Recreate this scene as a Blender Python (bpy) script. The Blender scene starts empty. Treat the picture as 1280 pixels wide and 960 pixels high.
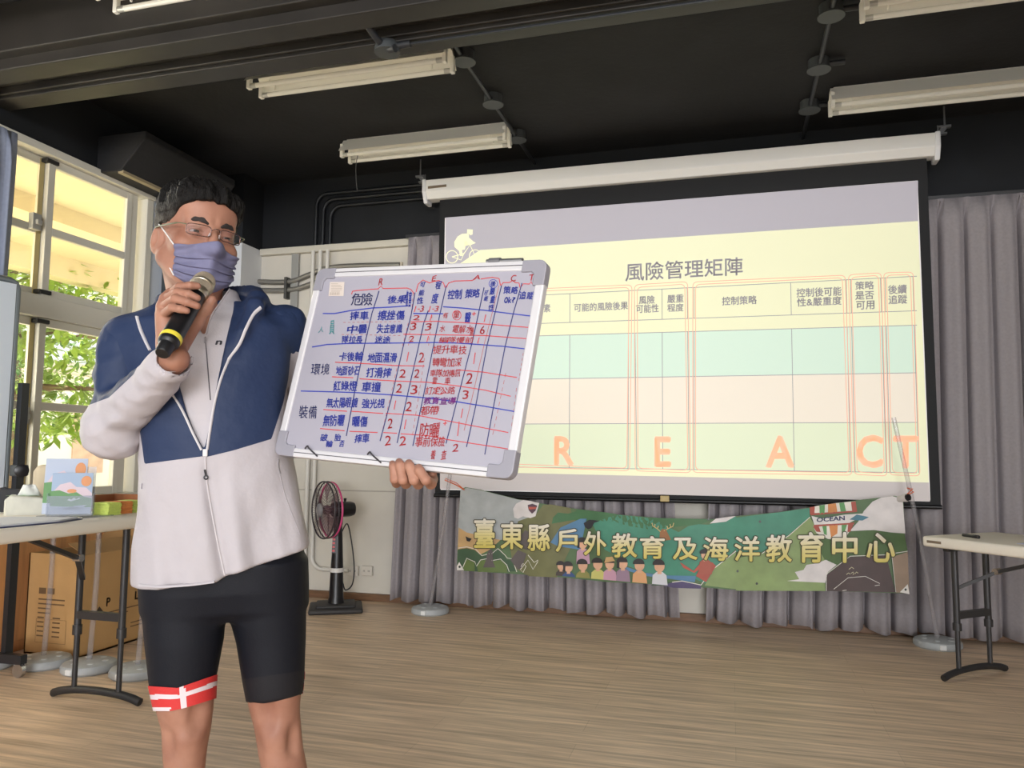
import bpy, bmesh, math, random
import numpy as np
from mathutils import Vector, Matrix

S = bpy.context.scene
COL = S.collection
PI = math.pi
# ------------------------------------------------------------------ camera
F = 970.0
CAM_H = 1.15
yaw, pitch, roll = math.radians(-15.72), math.radians(5.09), math.radians(0.45)
_cy, _sy, _cp, _sp, _cr, _sr = math.cos(yaw), math.sin(yaw), math.cos(pitch), math.sin(pitch), math.cos(roll), math.sin(roll)
FW = Vector((_sy*_cp, _cy*_cp, _sp))
_r0 = Vector((_cy, -_sy, 0)); _u0 = _r0.cross(FW)
RT = _cr*_r0 + _sr*_u0
UP = -_sr*_r0 + _cr*_u0
EYE = Vector((0, 0, CAM_H))
cam = bpy.data.cameras.new('camera'); camo = bpy.data.objects.new('camera', cam); COL.objects.link(camo)
cam.sensor_fit = 'HORIZONTAL'; cam.sensor_width = 36.0; cam.lens = F/1280*36.0
cam.clip_start = 0.05; cam.clip_end = 200
mw = Matrix.Identity(4)
for i in range(3):
    mw[i][0] = RT[i]; mw[i][1] = UP[i]; mw[i][2] = -FW[i]; mw[i][3] = EYE[i]
camo.matrix_world = mw
S.camera = camo
# ------------------------------------------------------------------ exposure, sky, sun, window light
S.view_settings.view_transform = 'Standard'; S.view_settings.look = 'None'
S.view_settings.gamma = 1.0; S.view_settings.use_curve_mapping = False
S.view_settings.exposure = 0.80
W = bpy.data.worlds.new('sky'); S.world = W; W.use_nodes = True
W.node_tree.nodes['Background'].inputs[0].default_value = (0.93, 0.97, 1.0, 1)
W.node_tree.nodes['Background'].inputs[1].default_value = 1.0
sun = bpy.data.lights.new('sun', 'SUN'); sun.energy = 8.5; sun.angle = 0.02; sun.color = (1, .95, .86)
suno = bpy.data.objects.new('sun', sun); COL.objects.link(suno)
suno.rotation_euler = Vector((0.55, 0.25, -1.0)).to_track_quat('-Z', 'Y').to_euler()
XLW = -4.22
def area(name, loc, target, sx, sy, power, col=(1, 1, 1)):
    l = bpy.data.lights.new(name, 'AREA'); l.shape = 'RECTANGLE'; l.size = sx; l.size_y = sy; l.energy = power; l.color = col
    o = bpy.data.objects.new(name, l); COL.objects.link(o); o.location = loc
    o.rotation_euler = (Vector(target)-Vector(loc)).to_track_quat('-Z', 'Y').to_euler()
    return o
area('window_daylight', (6.5, -22.0, 2.7), (-0.3, 3.5, 1.2), 10.0, 4.5, 1800, (.98, .975, 1))
area('side_window_daylight', (XLW, 2.25, 2.0), (0, 2.6, .6), 1.7, 1.9, 42, (1, .98, .94))

area('added_overhead_fill', (0.4, -1.2, 3.38), (0.2, 0.9, 0), 4.5, 2.2, 60, (1, .98, .96))  # added fill from above, behind the viewer, to brighten the floor

# ------------------------------------------------------------------ pixel rays -> world points
def ray(x, y): return RT*((x-640)/F) - UP*((y-480)/F) + FW
def on_y(x, y, Y): d = ray(x, y); return EYE + d*(Y/d.y)
def on_x(x, y, X): d = ray(x, y); return EYE + d*(X/d.x)
def on_z(x, y, Z): d = ray(x, y); return EYE + d*((Z-CAM_H)/d.z)
def on_plane(x, y, p0, n): d = ray(x, y); return EYE + d*((Vector(p0)-EYE).dot(n)/d.dot(n))

# ------------------------------------------------------------------ materials
def lin(c):
    r = []
    for v in c[:3]:
        v = v/255.0
        r.append(v/12.92 if v <= .04045 else ((v+.055)/1.055)**2.4)
    return (r[0], r[1], r[2], 1.0)
MATS = {}
class NT:
    def __init__(s, m): s.t = m.node_tree; s.n = s.t.nodes; s.l = s.t.links; s.b = s.n['Principled BSDF']
    def new(s, k, **kw):
        n = s.n.new(k)
        for a, v in kw.items(): setattr(n, a, v)
        return n
    def link(s, a, b): s.l.new(a, b)
def mat(name, rgb, rough=.6, metal=0.0, var=None, bump=None, stretch=(1, 1, 1), spec=.5, emit=0, alpha=1.0, trans=0.0):
    """var=(scale, amount) colour mottling, bump=(scale, strength)"""
    if name in MATS: return MATS[name]
    m = bpy.data.materials.new(name); m.use_nodes = True; MATS[name] = m
    k = NT(m); c = lin(rgb)
    k.b.inputs['Base Color'].default_value = c
    k.b.inputs['Roughness'].default_value = rough; k.b.inputs['Metallic'].default_value = metal
    k.b.inputs['Specular IOR Level'].default_value = spec
    k.b.inputs['Alpha'].default_value = alpha
    k.b.inputs['Transmission Weight'].default_value = trans
    if emit:
        k.b.inputs['Emission Color'].default_value = c; k.b.inputs['Emission Strength'].default_value = emit
    if var or bump:
        tc = k.new('ShaderNodeTexCoord'); mp = k.new('ShaderNodeMapping'); mp.inputs['Scale'].default_value = stretch
        k.link(tc.outputs['Object'], mp.inputs[0])
        if var:
            n = k.new('ShaderNodeTexNoise'); n.inputs['Scale'].default_value = var[0]; n.inputs['Detail'].default_value = 6
            k.link(mp.outputs[0], n.inputs['Vector'])
            r = k.new('ShaderNodeValToRGB'); a = var[1]
            r.color_ramp.elements[0].position = .3; r.color_ramp.elements[1].position = .7
            r.color_ramp.elements[0].color = tuple(max(0, x*(1-a)) for x in c[:3])+(1,)
            r.color_ramp.elements[1].color = tuple(min(1, x*(1+a)) for x in c[:3])+(1,)
            k.link(n.outputs[0], r.inputs[0]); k.link(r.outputs[0], k.b.inputs['Base Color'])
        if bump:
            n2 = k.new('ShaderNodeTexNoise'); n2.inputs['Scale'].default_value = bump[0]; n2.inputs['Detail'].default_value = 4
            k.link(mp.outputs[0], n2.inputs['Vector'])
            b = k.new('ShaderNodeBump'); b.inputs['Strength'].default_value = bump[1]; b.inputs['Distance'].default_value = .01
            k.link(n2.outputs[0], b.inputs['Height']); k.link(b.outputs[0], k.b.inputs['Normal'])
    return m
def attr_mat(name, attr, stops, rough=.6, bump=None, interp='CONSTANT', spec=.5, stretch=(1, 1, 1)):
    """printed colours chosen by a per-vertex value carried by the mesh"""
    if name in MATS: return MATS[name]
    m = bpy.data.materials.new(name); m.use_nodes = True; MATS[name] = m; k = NT(m)
    a = k.new('ShaderNodeAttribute', attribute_name=attr)
    r = k.new('ShaderNodeValToRGB'); r.color_ramp.interpolation = interp
    e = r.color_ramp.elements
    while len(e) < len(stops): e.new(.5)
    for i, (p, c) in enumerate(stops): e[i].position = p; e[i].color = lin(c)
    k.link(a.outputs['Fac'], r.inputs[0]); k.link(r.outputs[0], k.b.inputs['Base Color'])
    k.b.inputs['Roughness'].default_value = rough; k.b.inputs['Specular IOR Level'].default_value = spec
    if bump:
        tc = k.new('ShaderNodeTexCoord'); mp = k.new('ShaderNodeMapping'); mp.inputs['Scale'].default_value = stretch
        k.link(tc.outputs['Object'], mp.inputs[0])
        n2 = k.new('ShaderNodeTexNoise'); n2.inputs['Scale'].default_value = bump[0]; n2.inputs['Detail'].default_value = 4
        k.link(mp.outputs[0], n2.inputs['Vector'])
        b = k.new('ShaderNodeBump'); b.inputs['Strength'].default_value = bump[1]; b.inputs['Distance'].default_value = .01
        k.link(n2.outputs[0], b.inputs['Height']); k.link(b.outputs[0], k.b.inputs['Normal'])
    return m
def clear_mat(name, tint, gloss=.08, rough=.05, haze=0.0, haze_col=(220, 220, 220)):
    """clear plastic or glass pane: tinted see-through with a sheen and a little milkiness"""
    if name in MATS: return MATS[name]
    m = bpy.data.materials.new(name); m.use_nodes = True; MATS[name] = m
    t = m.node_tree; t.nodes.clear()
    out = t.nodes.new('ShaderNodeOutputMaterial')
    tr = t.nodes.new('ShaderNodeBsdfTransparent'); tr.inputs[0].default_value = lin(tint)
    gl = t.nodes.new('ShaderNodeBsdfGlossy'); gl.inputs['Roughness'].default_value = rough
    df = t.nodes.new('ShaderNodeBsdfDiffuse'); df.inputs[0].default_value = lin(haze_col)
    m1 = t.nodes.new('ShaderNodeMixShader'); m1.inputs[0].default_value = gloss
    m2 = t.nodes.new('ShaderNodeMixShader'); m2.inputs[0].default_value = haze
    t.links.new(tr.outputs[0], m1.inputs[1]); t.links.new(gl.outputs[0], m1.inputs[2])
    t.links.new(m1.outputs[0], m2.inputs[1]); t.links.new(df.outputs[0], m2.inputs[2])
    t.links.new(m2.outputs[0], out.inputs[0])
    return m

# ------------------------------------------------------------------ mesh collector
class MB:
    def __init__(s): s.v = []; s.f = []; s.mi = []; s.cur = 0; s.at = {}
    def add(s, vs, fs):
        o = len(s.v); s.v += [Vector(p) for p in vs]
        for f in fs: s.f.append(tuple(i+o for i in f)); s.mi.append(s.cur)
        return s
    def box(s, lo, hi, rot=None, about=None):
        x0, y0, z0 = lo; x1, y1, z1 = hi
        p = [Vector(q) for q in ((x0, y0, z0), (x1, y0, z0), (x1, y1, z0), (x0, y1, z0), (x0, y0, z1), (x1, y0, z1), (x1, y1, z1), (x0, y1, z1))]
        if rot is not None:
            c = Vector(about) if about else (Vector(lo)+Vector(hi))/2
            p = [c + rot @ (q-c) for q in p]
        return s.add(p, [(0, 3, 2, 1), (4, 5, 6, 7), (0, 1, 5, 4), (1, 2, 6, 5), (2, 3, 7, 6), (3, 0, 4, 7)])
    def rbox(s, lo, hi, r=.01, seg=2, M=None):
        bm = bmesh.new(); bmesh.ops.create_cube(bm, size=1)
        lo = Vector(lo); hi = Vector(hi)
        for v in bm.verts: v.co = Vector(((lo[i]+hi[i])/2 + v.co[i]*(hi[i]-lo[i]) for i in range(3)))
        bmesh.ops.bevel(bm, geom=bm.edges[:], offset=r, segments=seg, affect='EDGES', profile=.5)
        return s.bm(bm, M)
    def bm(s, bm, M=None):
        bm.verts.index_update()
        s.add([(M @ v.co if M else v.co) for v in bm.verts], [[v.index for v in f.verts] for f in bm.faces]); bm.free(); return s
    def obox(s, a, b, w, h, up=(0, 0, 1)):
        """bar of section w x h from a to b"""
        a = Vector(a); b = Vector(b); d = (b-a).normalized(); u = Vector(up)
        sd = d.cross(u)
        if sd.length < 1e-5: sd = d.cross(Vector((1, 0, 0)))
        sd.normalize(); u = sd.cross(d)
        q = [(-w/2, -h/2), (w/2, -h/2), (w/2, h/2), (-w/2, h/2)]
        p = [a+sd*i+u*j for i, j in q]+[b+sd*i+u*j for i, j in q]
        return s.add(p, [(0, 3, 2, 1), (4, 5, 6, 7), (0, 1, 5, 4), (1, 2, 6, 5), (2, 3, 7, 6), (3, 0, 4, 7)])
    def tube(s, pts, r, n=10, cap=True, closed=False, flat=None):
        pts = [Vector(p) for p in pts]; m = len(pts)
        rs = r if isinstance(r, (list, tuple)) else [r]*m
        vs = []; ref = None
        for i, p in enumerate(pts):
            a = pts[(i-1) % m] if (i > 0 or closed) else p; b = pts[(i+1) % m] if (i < m-1 or closed) else p
            t = (b-a).normalized()
            if ref is None: ref = t.orthogonal().normalized()
            ref = (ref - t*ref.dot(t)); ref = ref.normalized() if ref.length > 1e-6 else t.orthogonal().normalized()
            bi = t.cross(ref)
            for k in range(n):
                c = 2*PI*k/n; vs.append(p + (ref*math.cos(c) + bi*math.sin(c)*(flat or 1))*rs[i])
        fs = []
        for i in range(m if closed else m-1):
            j = (i+1) % m
            for k in range(n): fs.append((i*n+k, i*n+(k+1) % n, j*n+(k+1) % n, j*n+k))
        if cap and not closed: fs += [tuple(range(n))[::-1], tuple((m-1)*n+k for k in range(n))]
        return s.add(vs, fs)
    def lathe(s, prof, n=24, M=None, axis=None, org=None):
        """prof [(r,h)] about z, or about axis from org"""
        vs = []
        if axis is not None: M = Matrix.Translation(Vector(org)) @ Vector(axis).to_track_quat('Z', 'Y').to_matrix().to_4x4()
        for r, h in prof:
            for k in range(n):
                p = Vector((max(r, 1e-5)*math.cos(2*PI*k/n), max(r, 1e-5)*math.sin(2*PI*k/n), h)); vs.append(M @ p if M else p)
        fs = [(i*n+k, i*n+(k+1) % n, (i+1)*n+(k+1) % n, (i+1)*n+k) for i in range(len(prof)-1) for k in range(n)]
        fs += [tuple(range(n))[::-1], tuple((len(prof)-1)*n+k for k in range(n))]
        return s.add(vs, fs)
    def prism(s, poly, vec):
        vec = Vector(vec); n = len(poly); poly = [Vector(p) for p in poly]
        return s.add(poly+[p+vec for p in poly], [tuple(range(n))[::-1], tuple(range(n, 2*n))]+[(i, (i+1) % n, n+(i+1) % n, n+i) for i in range(n)])
    def grid(s, fn, nu, nv, closed_u=False):
        vs = [fn(i/(nu if closed_u else nu-1), j/(nv-1)) for j in range(nv) for i in range(nu)]
        fs = []
        for j in range(nv-1):
            for i in range(nu if closed_u else nu-1):
                fs.append((j*nu+i, j*nu+(i+1) % nu, (j+1)*nu+(i+1) % nu, (j+1)*nu+i))
        return s.add(vs, fs)
    def build(s, name, m, parent=None, local=False, smooth=None, solid=0, bevel=0):
        me = bpy.data.meshes.new(name)
        vs = s.v
        if parent is not None and not local:
            inv = world_of(parent).inverted(); vs = [inv @ v for v in vs]
        me.from_pydata([tuple(v) for v in vs], [], s.f)
        for mm in (m if isinstance(m, (list, tuple)) else [m]): me.materials.append(mm)
        me.polygons.foreach_set('material_index', s.mi)
        for an, vals in s.at.items():
            a = me.attributes.new(an, 'FLOAT', 'POINT'); a.data.foreach_set('value', [float(q) for q in vals])
        bm = bmesh.new(); bm.from_mesh(me); bmesh.ops.recalc_face_normals(bm, faces=bm.faces[:]); bm.to_mesh(me); bm.free()
        if smooth is not None:
            me.polygons.foreach_set('use_smooth', [True]*len(me.polygons))
            if smooth < 179: me.set_sharp_from_angle(angle=math.radians(smooth))
        o = bpy.data.objects.new(name, me); COL.objects.link(o)
        if parent is not None: o.parent = parent
        if solid:
            md = o.modifiers.new('thickness', 'SOLIDIFY'); md.thickness = solid; md.offset = 0
        if bevel:
            md = o.modifiers.new('bevel', 'BEVEL'); md.width = bevel; md.segments = 2; md.limit_method = 'ANGLE'
        return o
def world_of(o):
    m = o.matrix_basis.copy()
    while o.parent: o = o.parent; m = o.matrix_basis @ m
    return m
def tag(o, label=None, cat=None, group=None, kind=None):
    if label: o['label'] = label
    if cat: o['category'] = cat
    if group: o['group'] = group
    if kind: o['kind'] = kind
    return o
def thing(name, label, cat, loc=(0, 0, 0), rotz=0, group=None):
    o = bpy.data.objects.new(name, None); COL.objects.link(o); o.location = loc; o.rotation_euler = (0, 0, rotz)
    o.empty_display_size = .1
    return tag(o, label, cat, group)
def struct(name, mb, m, label, cat, **kw): return tag(mb.build(name, m, **kw), label, cat, kind='structure')
def copy_tree(o, parent=None):
    c = o.copy(); COL.objects.link(c); c.parent = parent
    for ch in list(o.children): copy_tree(ch, c)
    return c

# ------------------------------------------------------------------ lettering
def text_geo(s, bold=0.0):
    cu = bpy.data.curves.new('t', 'FONT'); cu.body = s; cu.size = 1.0; cu.offset = bold; cu.resolution_u = 3
    ob = bpy.data.objects.new('t', cu); COL.objects.link(ob)
    dg = bpy.context.evaluated_depsgraph_get(); me = bpy.data.meshes.new_from_object(ob.evaluated_get(dg))
    vs = [v.co.copy() for v in me.vertices]; fs = [tuple(p.vertices) for p in me.polygons]
    bpy.data.objects.remove(ob); bpy.data.curves.remove(cu); bpy.data.meshes.remove(me)
    return vs, fs
def put_text(mb, s, quad, to3d, bold=0.0, attr=None, rim=False):
    """quad = four image points bottom-left, bottom-right, top-right, top-left that the glyphs fill"""
    vs, fs = text_geo(s)
    if not vs: return
    if bold:      # heavier strokes: the glyph laid over itself a few times, slightly shifted
        n0 = len(vs); vv, ff = [], []
        N = 8 if bold > .03 else 4
        for i in range(N):
            a = 2*PI*i/N + .4; o = Vector((math.cos(a)*bold, math.sin(a)*bold, .004*i)); k_ = len(vv); vv += [v+o for v in vs]; ff += [tuple(q+k_ for q in f) for f in fs]
        vs, fs = vv, ff
    x0 = min(v.x for v in vs); x1 = max(v.x for v in vs); y0 = min(v.y for v in vs); y1 = max(v.y for v in vs)
    (ax, ay), (bx, by), (cx, cy), (dx, dy) = quad; out = []
    for v in vs:
        a = (v.x-x0)/max(1e-6, x1-x0); b = (v.y-y0)/max(1e-6, y1-y0)
        out.append(to3d((ax*(1-a)+bx*a)*(1-b)+(dx*(1-a)+cx*a)*b, (ay*(1-a)+by*a)*(1-b)+(dy*(1-a)+cy*a)*b))
        if attr: mb.at.setdefault(attr, []).append(b)
    mb.add(out, fs)
def rectq(x0, y0, x1, y1, sl=0.0, sh=0.0):
    """image quad from (x0,y0) top-left to (x1,y1) bottom-right; sl slope of the baseline, sh lean of the verticals"""
    w = x1-x0; h = y1-y0
    return [(x0+sh*h, y1), (x1+sh*h, y1+sl*w), (x1, y0+sl*w), (x0, y0)]
def stroke(mb, pts, w, to3d):
    """flat pen stroke of width w image units along pts"""
    n = len(pts)
    if n < 2: return
    vs = []
    for i, p in enumerate(pts):
        a = pts[max(0, i-1)]; b = pts[min(n-1, i+1)]
        dx, dy = b[0]-a[0], b[1]-a[1]; L = math.hypot(dx, dy) or 1
        nx, ny = -dy/L*w/2, dx/L*w/2
        vs += [to3d(p[0]+nx, p[1]+ny), to3d(p[0]-nx, p[1]-ny)]
    mb.add(vs, [(2*i, 2*i+1, 2*i+3, 2*i+2) for i in range(n-1)])
def flat_poly(mb, pts, to3d, maxlen=None):
    bm = bmesh.new(); vs = [bm.verts.new((x, y, 0)) for x, y in pts]
    try: f = bm.faces.new(vs)
    except Exception: bm.free(); return
    bmesh.ops.triangulate(bm, faces=[f])
    if maxlen:
        for _ in range(5):
            es = [e for e in bm.edges if e.calc_length() > maxlen]
            if not es: break
            bmesh.ops.subdivide_edges(bm, edges=es, cuts=1); bmesh.ops.triangulate(bm, faces=bm.faces[:])
    bm.verts.index_update()
    mb.add([to3d(v.co.x, v.co.y) for v in bm.verts], [[v.index for v in f.verts] for f in bm.faces]); bm.free()
def ell_pts(cx, cy, rx, ry, n=14, a0=0.0, a1=2*PI, rot=0.0):
    r = []
    full = abs(a1-a0-2*PI) < 1e-6
    for i in range(n):
        t = a0+(a1-a0)*i/(n if full else n-1); x, y = rx*math.cos(t), ry*math.sin(t)
        r.append((cx+x*math.cos(rot)-y*math.sin(rot), cy+x*math.sin(rot)+y*math.cos(rot)))
    return r
def smooth_path(pts, n=8):
    """Catmull-Rom through points"""
    P = [Vector(p) for p in pts]; out = []
    for i in range(len(P)-1):
        a = P[i-1] if i else P[0]*2-P[1]; b = P[i]; c = P[i+1]; d = P[i+2] if i+2 < len(P) else P[-1]*2-P[-2]
        for k in range(n):
            t = k/n; out.append(.5*((2*b)+(c-a)*t+(2*a-5*b+4*c-d)*t*t+(3*b-a-3*c+d)*t**3))
    out.append(P[-1]); return out
# ================================================================== THE ROOM
YW = 5.64; XL = -4.0; XR = 3.3; ZC = 3.42; ZB = 2.845; YN = -2.6
cream = mat('cream_wall_paint', (206, 201, 190), .7, var=(3, .05), bump=(60, .05))
black = mat('black_ceiling_paint', (21, 21, 24), .8, var=(1.6, .75), bump=(25, .25))
blackw = mat('black_wall_paint', (16, 19, 24), .8, var=(3, .3))
# floor: vinyl planks running along x
fm = bpy.data.materials.new('wood_plank_floor'); fm.use_nodes = True; k = NT(fm)
tc = k.new('ShaderNodeTexCoord')
br = k.new('ShaderNodeTexBrick'); br.inputs['Scale'].default_value = 1.0
br.inputs['Brick Width'].default_value = 1.22; br.inputs['Row Height'].default_value = .15; br.inputs['Mortar Size'].default_value = .0012
br.inputs['Color1'].default_value = lin((232, 207, 180)); br.inputs['Color2'].default_value = lin((222, 197, 169)); br.inputs['Mortar'].default_value = lin((204, 180, 152))
k.link(tc.outputs['Object'], br.inputs['Vector'])
mp = k.new('ShaderNodeMapping'); mp.inputs['Scale'].default_value = (1.1, 22, 1); k.link(tc.outputs['Object'], mp.inputs[0])
ns = k.new('ShaderNodeTexNoise'); ns.inputs['Scale'].default_value = 1.5; ns.inputs['Detail'].default_value = 8; ns.inputs['Roughness'].default_value = .65
k.link(mp.outputs[0], ns.inputs['Vector'])
rp = k.new('ShaderNodeValToRGB'); rp.color_ramp.elements[0].position = .32; rp.color_ramp.elements[1].position = .68
rp.color_ramp.elements[0].color = (.56, .53, .50, 1); rp.color_ramp.elements[1].color = (1.2, 1.2, 1.2, 1)
k.link(ns.outputs[0], rp.inputs[0])
mx = k.new('ShaderNodeMix', data_type='RGBA', blend_type='MULTIPLY'); mx.inputs[0].default_value = 1
k.link(br.outputs[0], mx.inputs[6]); k.link(rp.outputs[0], mx.inputs[7]); k.link(mx.outputs[2], k.b.inputs['Base Color'])
k.b.inputs['Roughness'].default_value = .42; k.b.inputs['Specular IOR Level'].default_value = .35
b = MB(); b.box((XL, YN, -.08), (XR, YW, 0)); struct('floor', b, fm, 'grey brown wood plank floor of the room', 'floor')
b = MB(); b.box((XL-.15, YN, ZC), (XR+.15, YW+.15, ZC+.12)); struct('ceiling', b, black, 'matt black painted ceiling', 'ceiling')
# front wall: cream below, black above
b = MB(); b.box((XL-.15, YW, 0), (XR+.15, YW+.12, ZB)); b.cur = 1; b.box((XL-.15, YW, ZB), (XR+.15, YW+.12, ZC))
struct('wall_front', b, [cream, blackw], 'front wall, cream below and black above, behind the screen', 'wall')
b = MB(); b.box((XR, YN, 0), (XR+.12, YW, ZB)); b.cur = 1; b.box((XR, YN, ZB), (XR+.12, YW, ZC))
struct('wall_right', b, [cream, blackw], 'right hand side wall, cream below and black above', 'wall')
# left wall with a tall window opening
WY0, WY1, WZ0, WZ1 = 1.3, 4.56, .80, 2.99
b = MB(); b.box((XL-.12, YN, 0), (XL, YW, WZ0)); b.box((XL-.12, WY1, WZ0), (XL, YW, WZ1)); b.box((XL-.12, YN, WZ0), (XL, WY0, WZ1))
b.cur = 1; b.box((XL-.12, YN, WZ1), (XL, YW, ZC))
struct('wall_left', b, [mat('pale_blue_wall', (204, 214, 230), .7), blackw], 'left hand wall with the tall window', 'wall')
# corner column
b = MB(); b.box((XL, 5.36, 0), (-3.80, YW, ZB-.005)); b.cur = 1; b.box((XL, 5.36, ZB-.005), (-3.80, YW, ZC))
struct('wall_corner', b, [mat('white_column_paint', (214, 216, 218), .7), blackw], 'white boxed column in the left front corner', 'wall')
# ceiling beam with its steel ledge
b = MB(); b.box((XL, 2.93, 3.16), (XR, 3.24, ZC)); b.box((XL, 2.99, 3.10), (XR, 3.12, 3.17)); b.box((XL, 3.255, 3.10), (XR, 3.385, 3.125)); b.box((XL, 3.24, 3.12), (XR, 3.30, ZC))
struct('ceiling_beam', b, mat('dark_beam_paint', (40, 37, 34), .5, var=(4, .25)), 'dark painted beam crossing the ceiling near the viewer', 'beam', bevel=.006)
b = MB(); b.box((XL, 2.2, 3.30), (XR, 2.5, ZC)); struct('ceiling_beam', b, black, 'black beam further from the screen', 'beam')
# base boards
bw = mat('brown_baseboard', (112, 82, 58), .55, var=(8, .25), stretch=(1, 8, 8))
b = MB(); b.box((-3.80, YW-.035, 0), (XR, YW, .055)); struct('baseboard_front', b, bw, 'brown wooden baseboard along the front wall', 'baseboard', bevel=.004)
# ledge (cable trunking) on the front wall where cream meets black, and the flat joint below
b = MB(); b.box((-3.79, YW-.05, ZB-.055), (-2.42, YW, ZB)); struct('trim_1', b, mat('cream_trunking', (205, 200, 186), .5), 'cream cable trunking along the top of the cream wall', 'trim', bevel=.006)
b = MB(); b.box((-3.79, YW-.004, .838), (-2.3, YW, .848)); struct('trim_2', b, mat('joint_strip', (172, 166, 155), .6), 'thin joint strip across the cream wall', 'trim')

# ------------------------------------------------------------------ the window on the left wall
alum = mat('cream_window_frame', (216, 213, 202), .45, bump=(40, .03))
alumd = mat('window_track_shadow', (120, 116, 102), .5)
fx0, fx1 = XL-.09, XL+.02
win = tag(bpy.data.objects.new('window_1', None), 'tall cream framed window with clear and yellow tinted panes', 'window', kind='structure'); COL.objects.link(win)
win.location = (XL, (WY0+WY1)/2, WZ0)
def wpart(name, boxes, m=alum, bevel=.004):
    b = MB()
    for lo, hi in boxes: b.box(lo, hi)
    return b.build(name, m, win, bevel=bevel)
wpart('window_frame', [((fx0, WY0, 2.94), (fx1+.02, WY1, 2.99)), ((fx0, WY0, .80), (fx1+.02, WY1, .86)), ((fx0, 4.50, .86), (fx1, WY1, 2.94)), ((fx0, 4.385, .86), (fx1-.03, 4.44, 2.94)), ((fx0, WY0, .86), (fx1, 1.36, 2.94))])
wpart('window_transom', [((fx0, 1.36, 1.945), (fx1-.002, 4.385, 2.075))])
def sash(y0, y1, z0, z1, x, rail):
    t = .05
    f = wpart('window_sash', [((x, y0, z0), (x+.035, y0+t, z1)), ((x, y1-t, z0), (x+.035, y1, z1)), ((x, y0+t, z0), (x+.035, y1-t, z0+t)), ((x, y0+t, z1-t), (x+.035, y1-t, z1)), ((x, y0+t, rail-.025), (x+.035, y1-t, rail+.025))])
    return f, (y0+t, y1-t, z0+t, z1-t, x+.012, rail)
paneY = clear_mat('yellow_tinted_pane', (255, 251, 238), .05, .02)
paneC = clear_mat('clear_window_pane', (250, 250, 244), .05, .02)
for (y0, y1) in ((3.69, 4.385), (2.96, 3.72), (2.2, 2.95), (1.36, 2.2)):
    off = fx0+.05 if y0 in (3.69, 2.2) else fx0+.012
    for (z0, z1, rl, m) in ((2.075, 2.94, 2.487, paneY), (.86, 1.945, 1.41, paneC)):
        f, (a, c, d, e, x, r) = sash(y0, y1, z0, z1, off, rl)
        for (lo, hi) in ((d, r-.025), (r+.025, e)):
            b = MB(); b.box((x, a-.003, lo-.003), (x+.006, c+.003, hi+.003)); b.build('window_pane', m, f)
# yellowed meeting stile, latches and black rollers between the sashes
wpart('window_stile', [((fx0+.047, 3.655, 2.08), (fx0+.05, 3.69, 2.93)), ((fx0+.047, 3.655, .87), (fx0+.05, 3.69, 1.94))], mat('yellowed_stile', (196, 180, 128), .5))
for z in (2.47, 1.30):
    wpart('window_latch', [((fx0+.047, 3.60, z), (fx0+.085, 3.66, z+.10)), ((fx0+.085, 3.615, z+.03), (fx0+.105, 3.65, z+.06))], mat('grey_latch', (170, 170, 165), .4))
for z in (2.905, 2.09, 1.91):
    wpart('window_roller', [((fx0+.05, 3.66, z), (fx0+.10, 3.75, z+.025))], mat('black_rubber', (28, 28, 28), .6))
# narrow dark upright strip beside the window post
b = MB(); b.box((XL, 4.70, 1.6), (XL+.03, 4.745, 2.52)); struct('trim_3', b, mat('dark_strip', (62, 70, 74), .5), 'dark upright strip on the wall beyond the window', 'trim')
# pine cabinet under the window
pine = mat('orange_pine', (206, 150, 96), .55, var=(3, .18), stretch=(9, 9, .8))
t = thing('wooden_cabinet', 'low orange pine cabinet standing under the window', 'cabinet', (-3.95, 3.6, 0))
b = MB(); b.box((XL+.005, 1.6, .0), (-3.95, 4.9, .745)); b.build('cabinet_body', pine, t, bevel=.003)
b = MB(); b.box((XL+.003, 1.58, .745), (-3.93, 4.92, .775)); b.build('cabinet_top', pine, t, bevel=.004)
for y in (2.25, 2.9, 3.55, 4.2):
    b = MB(); b.box((-3.95, y+.012, .06), (-3.94, y+.638, .73)); d = b.build('cabinet_door', pine, t, bevel=.003)
# black boxed air duct above the window
_d = on_x(151, 213, -3.80); DY, DZ = _d.y, _d.z
t = thing('air_duct', 'black boxed unit with a beige lower edge above the window', 'air unit', (-3.8, DY+.4, DZ))
b = MB(); b.prism([(-3.998, DY, DZ), (-3.80, DY, DZ), (-3.62, DY, DZ+.20), (-3.62, DY, DZ+.25), (-3.998, DY, DZ+.25)], (0, .95, 0)); b.build('casing', black, t, bevel=.008)
b = MB(); b.box((-3.83, DY+.01, DZ-.012), (-3.79, DY+.94, DZ+.006)); b.build('lower_edge', mat('beige_edge', (150, 138, 112), .5), t)  # narrow beige strip along the bottom of the casing

# ------------------------------------------------------------------ outdoors, seen through the window
gm = mat('pale_paving', (225, 218, 200), .8, var=(1.5, .1)); b = MB(); b.box((-30, -12, -.35), (XL-.12, 30, -.10)); struct('ground_outside', b, gm, 'pale sunlit ground outside the window', 'ground')
sof = mat('cream_soffit', (240, 226, 194), .8, var=(1, .04))
b = MB(); b.box((-6.6, -3, 3.12), (XL-.12, 12, 3.30)); b.box((-6.75, -3, 2.90), (-6.55, 12, 3.45)); b.box((-5.4, -3, 2.98), (-5.2, 12, 3.13))
struct('eave_outside', b, sof, 'cream underside of the eave outside the window', 'eave')
t = thing('house', 'sunlit white building with brick coloured panels beyond the tree', 'building', (-19, 20, -.1))
b = MB(); b.box((-24, 14, -.1), (-17.5, 29, 3.2)); b.build('wall', mat('white_render', (236, 232, 224), .8), t)
b = MB(); b.box((-24.4, 13.6, 3.2), (-17.1, 29.4, 3.5)); b.build('roof', mat('pale_roof', (205, 196, 184), .8), t)
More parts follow.
